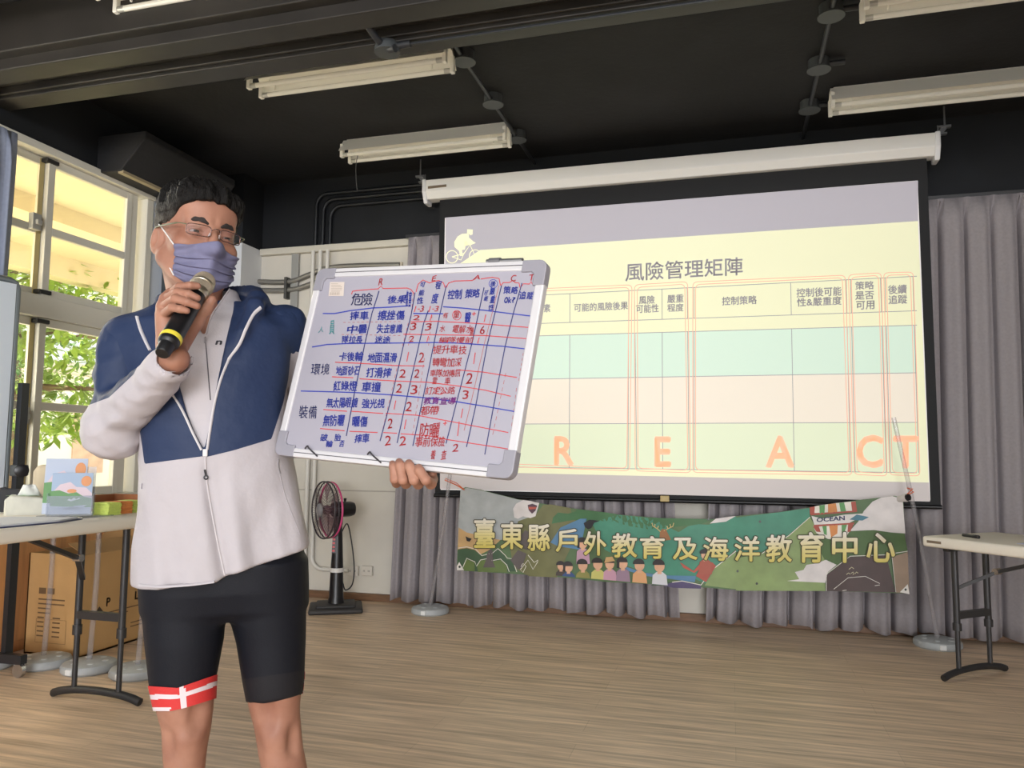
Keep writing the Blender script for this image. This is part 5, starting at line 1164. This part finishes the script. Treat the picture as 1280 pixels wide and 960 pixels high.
# ---------------------------------------------------------------- hands
mT, mH = P(205.5, 437, -.300), P(252, 358, -.190)          # microphone tail and centre of its head
def hand_r(p):
    mcp = [P(214, 367, -.205), P(206.5, 374, -.212), P(203, 384, -.220), P(203, 394, -.230)]
    fing = [([mcp[0], P(224, 359, -.232), P(238, 357, -.246), P(247, 357.5, -.243)], (.0098, .0092, .0082, .0070)),
            ([mcp[1], P(222, 365.5, -.250), P(236, 368, -.268), P(246.5, 372.5, -.268)], (.0100, .0096, .0086, .0074)),
            ([mcp[2], P(219, 373.5, -.262), P(234, 377.5, -.282), P(246.5, 382.5, -.282)], (.0098, .0094, .0084, .0072)),
            ([mcp[3], P(215, 384.5, -.270), P(225, 386.5, -.284), P(233.5, 388.5, -.285)], (.0090, .0084, .0076, .0066))]
    d = None; wr = P(214, 432, -.222)
    for i, m in enumerate(mcp):
        e = rc(p, m, wr+np.array([.004*(1.5-i), 0, 0]), .0125, .020); d = e if d is None else smin(d, e, .012)
    d = smin(d, rc(p, wr, WR_R, .024, .028), .012)
    d = smin(d, chain(p, [P(225, 430, -.205), P(243, 402, -.196), P(257, 386, -.196), P(265, 375, -.200)], (.020, .0175, .0125, .0095), .008), .012)
    for pts, rs in fing: d = smin(d, chain(p, pts, rs, .003), .0025)
    return d
lo = np.min([P(196, 350, -.3), P(196, 460, -.3), P(270, 460, -.17)], 0)-.02; hi = np.max([P(275, 345, -.17), P(275, 350, -.3)], 0)+.02
lo[1] = -.33; hi[1] = -.15
Vr, Fr = nets(hand_r, lo, hi, .0021); Vr = relax(Vr, Fr, 1)
def B3(x, y, d): return toL(on_plane(x, y, bTL+BN*d, BN))
def hand_l(p):
    # fingers rise from behind and below the board edge and close over its front
    S_ = ((491.5, .0082, 576.5, -.5), (500, .0094, 574.5, 0), (512, .0098, 576.0, .4), (524.5, .0094, 581.5, 1.2))
    d = None
    for i, (x, r, yt, sl) in enumerate(S_):
        pts = [B3(x+8+3*i, 596+i, -.050), B3(x+4+3.4*i, 604+.3*i, -.022), B3(x+1.5+2.2*i, 599.5+.2*i, .0085), B3(x, yt+7, .0125), B3(x-1, yt+3.0, .0085)]
        e = chain(p, pts, (r*1.1, r*1.12, r*1.05, r, r*.86), .004); d = e if d is None else smin(d, e, .0022)
    k1, k2 = B3(508, 592, -.058), B3(530, 594, -.055)
    pal = smin(rc(p, k1, WL, .017, .022), rc(p, k2, WL+np.array([.01, .005, 0]), .016, .022), .02)
    d = smin(d, pal, .008)
    d = smin(d, chain(p, [HAND_L+np.array([-.02, .03, .015]), B3(540, 585, -.040), B3(536, 566, -.034)], (.017, .0125, .009), .006), .01)       # thumb behind the board
    d = smin(d, rc(p, WL, EL_L, .025, .036), .02)
    return d
lo = np.minimum(np.min([B3(480, 610, .03), B3(560, 610, -.1), B3(480, 560, -.1)], 0), HAND_L-.10)-.015; hi = np.maximum(np.max([B3(560, 560, .03), B3(560, 610, -.1), B3(480, 560, -.1)], 0), HAND_L+.06)+.02
Vb, Fb = nets(hand_l, lo, hi, .0023); Vb = relax(Vb, Fb, 1)
skm = bpy.data.materials.new('skin'); skm.use_nodes = True; k = NT(skm)
tc = k.new('ShaderNodeTexCoord'); n1 = k.new('ShaderNodeTexNoise'); n1.inputs['Scale'].default_value = 14; n1.inputs['Detail'].default_value = 6; k.link(tc.outputs['Object'], n1.inputs['Vector'])
r = k.new('ShaderNodeValToRGB'); r.color_ramp.elements[0].position = .3; r.color_ramp.elements[1].position = .72; r.color_ramp.elements[0].color = lin((150, 103, 84)); r.color_ramp.elements[1].color = lin((178, 131, 109))
k.link(n1.outputs[0], r.inputs[0]); k.link(r.outputs[0], k.b.inputs['Base Color']); k.b.inputs['Roughness'].default_value = .5; k.b.inputs['Specular IOR Level'].default_value = .35
k.b.inputs['Subsurface Weight'].default_value = .06; k.b.inputs['Subsurface Radius'].default_value = (.01, .004, .002); k.b.inputs['Subsurface Scale'].default_value = .5
n2 = k.new('ShaderNodeTexNoise'); n2.inputs['Scale'].default_value = 260; k.link(tc.outputs['Object'], n2.inputs['Vector'])
bu = k.new('ShaderNodeBump'); bu.inputs['Strength'].default_value = .08; bu.inputs['Distance'].default_value = .002; k.link(n2.outputs[0], bu.inputs['Height']); k.link(bu.outputs[0], k.b.inputs['Normal'])
skin_mesh('body', [(Vh, Fh), (Vc, Fc), (Vl, Fl), (Vr, Fr), (Vb, Fb)], skm, person)

# ---------------------------------------------------------------- eyes, brows, hair
for s in (-1, 1):
    b = MB(); c = h2l((s*.033, -.0815, -.002)); b.lathe([(1e-4, -.0118)]+[(.0118*math.cos(a), .0118*math.sin(a)) for a in np.linspace(-1.5, 1.5, 14)]+[(1e-4, .0118)], 20, Matrix.Translation(Vector(c)))
    e = b.build('eye', mat('eye_white', (158, 146, 140), .25), person, local=True, smooth=180)
    b = MB(); fd = Vector(HR @ np.array([0.02, -1, -.12])).normalized(); b.lathe([(.0062, .0102), (.0058, .0118), (.003, .0126), (1e-4, .0128)], 18, axis=fd, org=Vector(c)); b.build('iris', mat('dark_iris', (34, 24, 20), .15), e, local=True, smooth=180)
    def brow(p, s=s):
        q = l2h(p); q = q*np.array([s, 1, 1])
        d = chain(q, [(.014, -.0985, .0165), (.026, -.0985, .0215), (.038, -.092, .0215), (.050, -.080, .0155)], (.0036, .0048, .0042, .0020), .004)
        return np.maximum(d, head_f(l2h(p))-.0022)*HS + .0006*vnoise(p*420)
    c = h2l((s*.032, -.09, .02)); V, Fq = nets(brow, c-.035, c+.035, .0014); skin_mesh('eyebrow', [(V, Fq)], mat('brow_hair', (44, 36, 34), .8), person)
def hair_f(q):
    x, y, z = q[..., 0], q[..., 1], q[..., 2]
    topw = np.clip((z-.035)/.05, 0, 1)
    th = .006+.013*topw                                                                       # cropped sides, longer on top
    d = ell(q, (0, .012, .032), (.076, .096, .082))
    d = smin(d, ell(q, (0, -.055, .062), (.056, .036, .032)), .03)-th
    phi = np.arctan2(x-.012, -(y-.035)); el_ = np.hypot(x-.012, y-.035)
    tuft = .0075*topw*vnoise(np.stack([phi*9, el_*22, z*10], -1), 3)+.003*topw*vnoise(np.stack([phi*26, el_*18, z*0], -1), 6)+.0028*vnoise(np.stack([x*260+y*60, y*60, z*90], -1), 5)
    d = d-tuft
    ax = np.abs(x)
    line = np.where(y < -.02, np.interp(y, [-.13, -.085, -.06, -.02], [.066, .062, .048, .010]), np.interp(y, [-.02, .0, .03, .07, .11], [.012, .012, -.002, -.048, -.066]))
    line = line+.004*vnoise(np.stack([x*130, y*60, z*0], -1), 9)
    fringe = np.interp(x, [-.07, -.045, -.01, .03, .06, .08], [-.010, -.004, .002, -.002, -.016, -.024])*(y < -.03)
    return smax(d, (line+fringe-z)*.8, .004)
lo = HC-np.array([.15, .17, .12]); hi = HC+np.array([.15, .17, .17])
V, Fq = nets(lambda p: hair_f(l2h(p))*HS, lo, hi, .0022)
q = l2h(V); tone = np.clip(.15+.85*np.clip((q[:, 2]-.028)/.03, 0, 1)+.12*vnoise(q*240, 2), 0, 1)
hm = attr_mat('hair', 'tone', ((0, (64, 58, 52)), (.4, (36, 32, 30)), (1, (20, 18, 17))), .6, bump=(160, .6), interp='LINEAR', stretch=(2.5, .6, 1), spec=.2)
skin_mesh('hair', [(V, Fq)], hm, person, {'tone': tone})

# ---------------------------------------------------------------- face mask
def shell(th, z, off):
    o = np.array([0, -.018, z]); d = np.array([math.sin(th), -math.cos(th), 0]); r = .16
    for _ in range(60):
        s = float(head_f((o+d*r)[None])[0])-off
        if abs(s) < 2e-4: break
        r -= s*.8
    return max(r, .02)
NT_, NZ_ = 45, 52
ths = np.radians(np.linspace(-50, 66, NT_)); R0 = np.zeros((NZ_, NT_)); Zg = np.zeros((NZ_, NT_))
for j in range(NZ_):
    for i in range(NT_):
        a = abs(ths[i])/math.radians(70); v = j/(NZ_-1)
        zt_ = -.0215-.012*min(1, a*2.2)-.006*a; zb_ = -.128+.034*a**1.6
        z = zt_+(zb_-zt_)*v; Zg[j, i] = z; R0[j, i] = shell(ths[i], max(z, -.098), .006)
R0 = np.maximum(R0, .0)
for _ in range(3):
    Q = np.pad(R0, 1, mode='edge'); R0 = np.maximum(R0-.0008, (Q[:-2, 1:-1]+Q[2:, 1:-1]+Q[1:-1, :-2]+Q[1:-1, 2:]+R0*2)/6)
b = MB(); grid = []
for j in range(NZ_):
    v = j/(NZ_-1)
    for i in range(NT_):
        a = abs(ths[i])/math.radians(70); r = R0[j, i]
        tent = .014*math.exp(-abs(ths[i]/.20)**1.5)*math.sin(PI*min(1, v*1.0+.18))
        pv = (v-.16)/.19; saw = (pv % 1.0); pl = (.0062*saw**1.3 if .0 < pv < 4 else 0)*(.55+.45*min(1, a*2.2))
        fan = .0018*math.sin(9*ths[i]+j*.7)*a
        tuck = -.024*max(0, v-.80)/.2*(1-.5*a)
        r = r+tent+pl+fan+tuck
        grid.append((r*math.sin(ths[i]), -.018-r*math.cos(ths[i]), Zg[j, i]+.006*math.sin(PI*v)*0))
b.add([Vector(h2l(g)) for g in grid], [(j*NT_+i, j*NT_+i+1, (j+1)*NT_+i+1, (j+1)*NT_+i) for j in range(NZ_-1) for i in range(NT_-1)])
mk = b.build('face_mask', mat('lavender_mask_cloth', (114, 113, 142), .75, var=(26, .10), bump=(500, .12)), person, local=True, smooth=60)
sd_ = mk.modifiers.new('cloth', 'SOLIDIFY'); sd_.thickness = .0012
def hv(*q): return Vector(h2l(q))
g = lambda j, i: Vector(grid[j*NT_+i])
for sgn_, i in ((-1, 0), (1, NT_-1)):
    top = g(1, i); bot = g(NZ_-6, i)
    for nm, a0, pts in (('ear_loop', top, [(sgn_*.0765, -.012, .000), (sgn_*.080, .004, .010)]), ('ear_loop', bot, [(sgn_*.072, -.010, -.048), (sgn_*.074, .006, -.046)])):
        b = MB(); b.tube(smooth_path([Vector(h2l(a0))]+[hv(*p_) for p_ in pts]), .0016, 6); b.build(nm, mat('white_elastic', (228, 224, 222), .7), mk, local=True, smooth=180)
# ---------------------------------------------------------------- glasses
gl = mat('bronze_frame', (126, 100, 92), .25, .8); lensm = clear_mat('spectacle_lens', (244, 240, 244), .06, .03)
def lens_pts(s, n=26):
    r = []
    for i in range(n):
        a = 2*PI*i/n; e = .45; x = math.copysign(abs(math.cos(a))**e, math.cos(a))*.0240; z = math.copysign(abs(math.sin(a))**e, math.sin(a))*.0118
        xx = s*(.0335+x*(1 if True else 1)); r.append((xx, -.1125+.55*(xx*xx)*6, -.003+z-.0008*(x > 0)))
    return r
gp = None
b = MB(); b.tube(smooth_path([hv(-.0085, -.1125, .001), hv(-.004, -.1185, .0045), hv(.004, -.1185, .0045), hv(.0085, -.1125, .001)]), .0011, 7); gp = b.build('eyeglasses', gl, person, local=True, smooth=180)
for s in (-1, 1):
    pts = [hv(*p_) for p_ in lens_pts(s)]
    b = MB(); b.tube(pts, .0011, 6, closed=True); b.build('rim', gl, gp, local=True, smooth=180)
    b = MB(); b.add(pts, [tuple(range(len(pts)))]); b.build('lens', lensm, gp, local=True)
    x1_ = s*.0575; y1_ = -.1125+3.3*x1_*x1_
    b = MB(); b.tube(smooth_path([hv(x1_, y1_, .004), hv(s*.071, y1_+.014, .005), hv(s*.0785, -.05, .004), hv(s*.0815, -.01, .005), hv(s*.083, .015, .004)]), [.0016]*9+[.0028]*24, 6, flat=.6); b.build('temple', mat('olive_temple', (112, 118, 92), .4), gp, local=True, smooth=180)
    b = MB(); b.tube([hv(s*.010, -.110, -.004), hv(s*.0115, -.105, -.012)], .002, 6); b.build('nose_pad', mat('pad_clear', (206, 196, 190), .2), gp, local=True, smooth=180)

# ---------------------------------------------------------------- white jersey under the jacket
def poly_sd(x, y, poly):
    """signed distance in image units, negative inside"""
    P_ = np.array(poly, float); best = np.full(x.shape, 1e9); ins = np.zeros(x.shape, bool)
    for i in range(len(P_)):
        a, b_ = P_[i-1], P_[i]; e = b_-a; t = np.clip(((x-a[0])*e[0]+(y-a[1])*e[1])/(e @ e), 0, 1)
        best = np.minimum(best, np.hypot(x-a[0]-t*e[0], y-a[1]-t*e[1]))
        c = (a[1] > y) != (b_[1] > y); ins ^= c & (x < (b_[0]-a[0])*(y-a[1])/np.where(b_[1] == a[1], 1e-9, b_[1]-a[1])+a[0])
    return np.where(ins, -best, best)
PXM = .00186
V_JERSEY = [(244, 404), (234, 380), (232, 345), (300, 345), (286, 361), (263, 394), (256, 421)]
def jersey_f(p):
    d = loft(p, TR_, 2.4, -.012)
    nb = P(262, 416, .015); nt = P(256, 362, .02)
    col = rc(p, nb, nt, .085, .071); col = np.maximum(col, p[..., 2]-(P(262, 364)[2]+.10*(p[..., 0]-nt[0])))
    d = smin(d, col, .02)
    x, y = proj(p); cut = poly_sd(x, y, V_JERSEY)*PXM
    d = smax(d, -np.maximum(cut, p[..., 1]+.0), .003)
    return d + .0016*vnoise(np.stack([p[..., 0]*16, p[..., 1]*16, p[..., 2]*70], -1), 4)*np.clip((P(0, 470)[2]-p[..., 2])/.1, .15, 1)
lo = (-.22, -.20, P(278, 600)[2]); hi = (.22, .17, P(278, 352)[2])
V, Fq = nets(jersey_f, lo, hi, .0055); V = relax(V, Fq, 1)
jersey = skin_mesh('jersey', [(V, Fq)], mat('white_jersey', (196, 190, 194), .65, bump=(240, .1)), person)
# ---------------------------------------------------------------- jacket
V_OPEN = [(229.5, 345), (226, 400), (224, 440), (225, 484), (233, 514), (243, 540), (255.5, 563), (264.5, 520), (272, 476), (277.5, 449), (283, 423), (291, 390), (296, 345)]
def arm_r(p):
    d = smin(rc(p, SH_R, EL_R, .060, .059), rc(p, EL_R, WR_R, .060, .038), .018)
    return smin(d, ell(p, EL_R+np.array([-.004, -.006, -.012]), (.058, .06, .064)), .02)
CUT_R = (WR_R-EL_R)/np.linalg.norm(WR_R-EL_R)
HW = WL+(EL_L-WL)*.12
def arm_l(p):
    d = smin(rc(p, SH_L, EL_L, .060, .056), rc(p, EL_L, HW, .056, .038), .02); return d
def jacket_f(p, masks=False, piece=None):
    u, v, w = p[..., 0], p[..., 1], p[..., 2]
    t = loft(p, TR_, 2.4, 0.0)
    # hood lying round the neck, and the folded lapels
    for pts, rs in (([P(322, 376, -.02), P(314, 372, .05), P(264, 366, .115), P(212, 383, .05), P(200, 396, -.03)], (.024, .032, .036, .032, .024)),
                    ([P(322, 376, -.02), P(318, 384, -.075), P(303, 415, -.112), P(291, 445, -.12)], (.022, .018, .012, .006)),
                    ([P(200, 396, -.03), P(196, 405, -.07), P(203, 428, -.11)], (.022, .017, .010))):
        t = smin(t, chain(p, pts, rs, .012), .014)
    x, y = proj(p)
    vcut = poly_sd(x, y, V_OPEN)*PXM
    # vertical drape below the yoke, broad folds above
    lowm = np.clip((P(0, 560)[2]-w)/.12, 0, 1)
    fold = .0085*lowm*vnoise(np.stack([u*30+w*4, v*8, w*2.6], -1), 7)+.0022*vnoise(np.stack([u*22-w*9, v*10, w*9], -1), 8)
    plk = (x-np.interp(y, [560, 600, 640, 722], [256.5, 258.5, 265, 281]))*PXM
    fold = fold-.0065*lowm*(np.abs(vnoise(np.stack([u*15+w*3, v*6, w*3.2], -1), 22))-.3)-.0045*(1-lowm)*(np.abs(vnoise(np.stack([u*13-w*9, v*8, w*7], -1), 23))-.3)
    fold = fold-.0045*np.exp(-(plk/.010)**2)*(v < 0)*lowm + .0035*np.exp(-((plk-.019)/.006)**2)*(v < 0)*lowm
    t = t-fold
    t = smax(t, -np.maximum(vcut, v+.035), .003)
    # hem: level on the left, climbing to the right
    hem = np.interp(u, [P(165, 737)[0], P(180, 737)[0], P(270, 729)[0], P(283, 722)[0], P(330, 702)[0], P(389, 679)[0], P(400, 675)[0]], [P(*q)[2] for q in ((165, 733, 0), (180, 737, -.06), (270, 729, -.125), (283, 721, -.125), (330, 703, -.105), (389, 680, -.02), (400, 675, 0))])
    t = smax(t, hem-w, .006)
    ar, al = arm_r(p), arm_l(p)
    nr = .0085*vnoise(np.stack([(p-EL_R) @ CUT_R*30, u*11, w*11], -1), 12)+.0038*vnoise(p*44, 13)-.011*(np.abs(vnoise(np.stack([(p-EL_R) @ CUT_R*17+w*10, u*12-w*14, v*9], -1), 21))-.3)
    ar = ar-nr*np.clip(1.15-np.linalg.norm(p-EL_R, axis=-1)/.30, .45, 1)
    ar = smax(ar, (p-WR_R) @ CUT_R-.022, .004)
    ar = smax(ar, -(rc(p, WR_R+CUT_R*.0, WR_R+CUT_R*.06, .033, .035)), .003)
    al = al-.005*vnoise(p*36, 14); ld = (HW-EL_L)/np.linalg.norm(HW-EL_L); al = smax(al, (p-HW) @ ld-.0, .004)
    if piece == 'r': return ar
    if piece == 'l': return al
    ua = rc(p, SH_R, SH_R+(EL_R-SH_R)*.55, .057, .040); ul = rc(p, SH_L, SH_L+(EL_L-SH_L)*.6, .057, .044)
    if piece == 't': return smin(smin(t, ua, .035), ul, .035)
    kr = np.clip(.045-.35*np.linalg.norm(p-SH_R, axis=-1), .004, .04); kl = np.clip(.045-.30*np.linalg.norm(p-SH_L, axis=-1), .004, .04)
    d = smin(smin(t, ar, kr), al, kl)
    return (d, t, ar, al, x, y, vcut) if masks else d
lo = (-.345, -.34, P(278, 742)[2]); hi = (.33, .20, P(278, 352)[2])
V, Fq = nets(lambda p: jacket_f(p, False, 't'), lo, hi, .0052); V = relax(V, Fq, 1)
x, y = proj(V)
yoke = np.interp(x, [165, 180, 253, 259, 292, 340, 400], [581, 580, 570.5, 571, 563, 548.5, 530])-y          # >0 navy
side = np.where(y < 440, 60, np.interp(y, [418, 473, 504, 548, 560], [366, 360.5, 354, 339.6, 336])-x)
side2 = np.where(y < 500, 60, x-np.interp(y, [500, 540, 560, 580], [168, 175, 178, 180.5]))
tor = np.minimum(np.minimum(yoke, side), side2+0*x)
slv = np.interp(x, [95, 109, 136, 150, 167, 175, 183, 191, 240], [509, 507, 497, 484, 468, 452, 434, 415, 380])-y
slv2 = 447+0*x-y
navy = np.clip(.5+tor/60.0, 0, 1)
jm = attr_mat('jacket_cloth', 'navy', ((0, (184, 178, 182)), (.5, (42, 55, 85))), .55, bump=(11, .8), spec=.22)
jacket = skin_mesh('jacket', [(V, Fq)], jm, person, {'navy': navy})
for pc_, l_, h_ in (('r', (-.345, -.34, EL_R[2]-.10), (.02, .12, SH_R[2]+.09)), ('l', (SH_L[0]-.09, -.25, EL_L[2]-.25), (.40, .16, SH_L[2]+.09))):
    V, Fq = nets(lambda p: jacket_f(p, False, pc_), l_, h_, .0048); V = relax(V, Fq, 1); x, y = proj(V)
    slv = (np.interp(x, [95, 109, 136, 150, 167, 175, 183, 191, 240], [509, 507, 497, 484, 468, 452, 434, 415, 380]) if pc_ == 'r' else 447)-y
    skin_mesh('sleeve', [(V, Fq)], jm, jacket, {'navy': np.clip(.5+slv/60.0, 0, 1)})
# surface point of the jacket under an image point
def on_jacket(x, y, f=jacket_f, lift=.001, v0=-.30):
    o = P(x, y, v0); e = P(x, y, .1)-o; L = np.linalg.norm(e); e = e/L; s = 0.0
    for _ in range(120):
        d_ = float(f((o+e*s)[None])[0])
        if d_ < .0004: break
        s += max(d_*.6, .0004)
        if s > L: break
    return Vector(o+e*(s-lift))
whz = mat('white_zip_tape', (214, 210, 212), .5)
f_t = lambda p: jacket_f(p, False, 't')
def tape(name, pts, r, m, par, flat=.5, f=f_t):
    b = MB(); b.tube(smooth_path([on_jacket(x, y, f) for x, y in pts], 6), r, 8, flat=flat); return b.build(name, m, par, local=True, smooth=60)
tape('zipper', [(326, 384.5), (317, 393), (307.5, 411), (299.5, 430), (286, 449)], .0044, whz, jacket)
tape('zipper', [(286, 449), (276, 474), (268, 505), (262.5, 538), (259, 562)], .0036, whz, jacket)
tape('zipper', [(171.5, 396), (176, 412), (182, 426), (188, 438)], .0055, whz, jacket)
tape('zipper', [(216, 494), (223.5, 505), (231.5, 520), (241, 541), (252, 562.5)], .0034, whz, jacket)
tape('placket', [(256.5, 566), (258.5, 600), (265, 640), (273, 682), (281, 719)], .0026, mat('placket_edge', (206, 200, 203), .55), jacket)
p0 = on_jacket(256.5, 566); b = MB(); b.rbox(p0-Vector((.005, .004, .008)), p0+Vector((.005, .002, .008)), .002); b.build('zip_slider', whz, jacket, local=True)
b = MB(); a0, a1 = on_jacket(256, 587, lift=.003), on_jacket(257.5, 594.5, lift=.003); b.tube([a0, a1], .0022, 8); b.tube([a1+Vector((.0038*math.cos(a), 0, -.004+.0038*math.sin(a))) for a in np.linspace(0, 2*PI, 13)[:-1]], .0016, 6, closed=True); b.build('zip_pull', mat('dark_pull', (34, 34, 40), .4), jacket, local=True, smooth=60)
tape('pocket_zip', [(348.5, 574), (348, 583), (350.5, 592)], .0024, mat('silver_zip', (150, 146, 150), .4, .3), jacket)
tape('pocket_seam', [(350, 594), (356, 618), (366, 645), (375, 668)], .0012, mat('seam_grey', (186, 180, 184), .6), jacket)
tape('pocket_zip', [(177.5, 604), (177, 611)], .0022, mat('silver_zip', (150, 146, 150), .4, .3), jacket)
tape('hem_band', [(174, 731), (200, 733), (235, 731), (268, 727)], .0042, mat('hem_white', (188, 182, 186), .5), jacket)
b = MB(); put_text(b, 'n', rectq(270.5, 425.5, 278.5, 431, 0, -.3), lambda x, y: toW(on_jacket(x, y, jersey_f, .0012)), .03); lg_ = b.build('chest_mark', mat('dark_mark', (40, 40, 48), .6), jersey)
tape('jersey_zip', [(256.5, 421), (258.5, 445), (260.5, 470), (263, 500)], .0016, mat('dark_zip', (96, 92, 98), .5), jersey, .5, jersey_f)
tape('jersey_seam', [(256.5, 419), (264, 396), (276, 377), (287, 361)], .0016, mat('collar_edge', (214, 208, 212), .6), jersey, .5, jersey_f)
b = MB(); q0 = on_jacket(256, 424, jersey_f); b.rbox(q0-Vector((.002, .003, .009)), q0+Vector((.002, .001, .004)), .001); b.build('jersey_zip_pull', mat('silver_zip', (150, 146, 150), .4, .3), jersey, local=True)

# ---------------------------------------------------------------- shorts with the red and white leg band
hemA = lambda x: np.interp(x, [185, 213, 230, 268, 275], [888, 888, 884.5, 872.7, 871]); hemB = lambda x: np.interp(x, [300, 309, 330, 350, 378], [877, 878.5, 879.5, 876, 868])
def shorts_f(p, off=.0):
    d = smin(legs(p, off), hips(p, off), .02)
    x, y = proj(p); hem = np.where(x < 290, hemA(x), hemB(x))
    d = smax(d, (y-hem)*PXM, .002); d = np.maximum(d, p[..., 2]-P(278, 660)[2])
    return d
lo = (-.24, -.18, P(278, 900)[2]); hi = (.24, .18, P(278, 655)[2])
V, Fq = nets(shorts_f, lo, hi, .0052); V = relax(V, Fq, 1)
x, y = proj(V); cuff = np.where(x > 292, np.clip(.5+(y-np.interp(x, [300, 380], [850, 838]))/40, 0, 1), 0)
sm = attr_mat('black_lycra', 'cuff',  ((0, (19, 21, 29)), (.5, (31, 30, 34))), .6, bump=(400, .1), spec=.25)
shorts = skin_mesh('cycling_shorts', [(V, Fq)], sm, person, {'cuff': cuff})
shs = lambda p: smin(legs(p, .0), hips(p, .0), .02)
b = MB(); NX, NY = 112, 26; legsA = np.array(sorted(LEG_A))
thigh = lambda p: smin(loft(p, LEG_A, 2.15), hips(p), .02)
def ringpt(ax, ay, w, a):
    o = np.array([ax, ay, w]); d_ = np.array([math.cos(a), math.sin(a), 0]); s_ = .12
    for _ in range(40):
        f_ = float(thigh((o+d_*s_)[None])[0])-.0022
        s_ -= f_*.8
        if abs(f_) < 1e-4: break
    return o+d_*s_
pts = []; meta = []
for j in range(NY+1):
    for i in range(NX+1):
        a = -PI/2+2*PI*(i/NX-.5); w = P(228, 866)[2]
        for _ in range(4):
            g = [np.interp(w, legsA[:, 0], legsA[:, k_]) for k_ in range(1, 5)]
            p_ = ringpt((g[0]+g[1])/2, g[2], w, a); px_, py_ = proj(p_[None]); px_, py_ = float(px_[0]), float(py_[0])
            yt = np.interp(px_, [185, 222, 270], [857.5, 860, 843.4]); yy = yt+(float(hemA(px_))+.8-yt)*j/NY
            w += (py_-yy)*PXM*.95
        pts.append(Vector(p_)); meta.append((px_, yy, j/NY))
fs = []; mi = []
for j in range(NY):
    for i in range(NX):
        q = (j*(NX+1)+i, j*(NX+1)+i+1, (j+1)*(NX+1)+i+1, (j+1)*(NX+1)+i); fs.append(q)
        mx_ = sum(meta[k_][0] for k_ in q)/4; my = sum(meta[k_][1] for k_ in q)/4; tt = (j+.5)/NY
        s0 = np.interp(mx_, [187, 223, 270], [868, 868.7, 851.6]); s1 = np.interp(mx_, [187.6, 224.5, 270], [874.4, 873.4, 857.5])
        vb = 223.3+(my-858)*.085
        mi.append(1 if (s0 < my < s1 or vb < mx_ < vb+7.4 or (mx_ < 213 and tt > .84)) else 0)
b.v = pts; b.f = fs; b.mi = mi
o = b.build('leg_band', [mat('red_lycra', (208, 52, 52), .6, bump=(300, .1)), mat('white_lycra', (226, 212, 216), .6)], shorts, local=True, smooth=180)
# the other leg's band shows as a red sliver at its outer edge
b = MB(); legsB = np.array(sorted(LEG_B)); pts = []
for j in range(13):
    for i in range(9):
        yy = 840+28*j/12; w = P(378, yy)[2]; g = [np.interp(w, legsB[:, 0], legsB[:, k_]) for k_ in range(1, 5)]; a = math.radians(-14+60*i/8); pts.append(Vector(((g[0]+g[1])/2+math.cos(a)*((g[1]-g[0])/2+.0015), g[2]+math.sin(a)*(g[3]+.0015), w)))
b.v = pts; b.f = [(j*9+i, j*9+i+1, (j+1)*9+i+1, (j+1)*9+i) for j in range(12) for i in range(8)]; b.mi = [1 if j in (4, 5, 10) else 0 for j in range(12) for i in range(8)]
b.build('leg_band', [mat('red_lycra', (208, 52, 52)), mat('white_lycra', (226, 212, 216))], shorts, local=True, smooth=180)
# shoes, below the picture's edge
for cx in (ca-.006, cb+.012):
    sx = .012 if cx > 0 else -.012
    def shoe(p, cx=cx, sx=sx):
        d = smin(rc(p, (cx, .035, .045), (cx+sx, -.12, .036), .047, .043), rc(p, (cx, .02, .07), (cx, .02, .10), .048, .046), .03)
        return smax(smax(d, -p[..., 2], .002), p[..., 2]-.105, .004)
    V, Fq = nets(shoe, (cx-.09, -.2, -.01), (cx+.09, .13, .13), .006); skin_mesh('shoe', [(V, Fq)], mat('grey_shoe', (90, 92, 98), .6), person)

# ================================================================== MICROPHONE
mTw, mHw = toW(mT), toW(mH); ma = (mHw-mTw).normalized(); ML = (mHw-mTw).length
mic = thing('microphone', 'black hand microphone with a yellow ring, held at the mask', 'microphone', mTw)
def mm(prof, name, m, par=mic, n=28): b = MB(); b.lathe(prof, n, axis=ma, org=mTw); return b.build(name, m, par, smooth=40)
mm([(.0125, -.012), (.0145, -.008), (.0155, .012), (.0195, .016), (.0205, .020), (.0205, .026)], 'end_cap', mat('black_mic', (22, 22, 24), .4))
mm([(.0212, .026), (.0216, .028), (.0216, .034), (.0212, .036)], 'colour_ring', mat('yellow_ring', (232, 216, 70), .5))
mm([(.0205, .036), (.0200, .10), (.0192, ML-.040), (.0185, ML-.030)], 'handle', mat('black_mic', (22, 22, 24), .4))
mm([(.0185, ML-.031), (.0205, ML-.028), (.0215, ML-.022), (.0215, ML-.017), (.0200, ML-.015)], 'neck_ring', mat('champagne_metal', (176, 166, 146), .3, .8))
gr = mm([(.0205, ML-.016), (.0228, ML-.006), (.0238, ML+.004), (.0236, ML+.012), (.0222, ML+.020), (.0190, ML+.027), (.014, ML+.032), (.007, ML+.035), (.0005, ML+.0356)], 'grille', mat('champagne_mesh', (196, 180, 156), .45, .5, bump=(900, .8)))
mm([(.0232, ML-.001), (.0246, ML+.0005), (.0246, ML+.0045), (.0240, ML+.006)], 'grille_band', mat('champagne_metal', (176, 166, 146), .3, .8), gr)
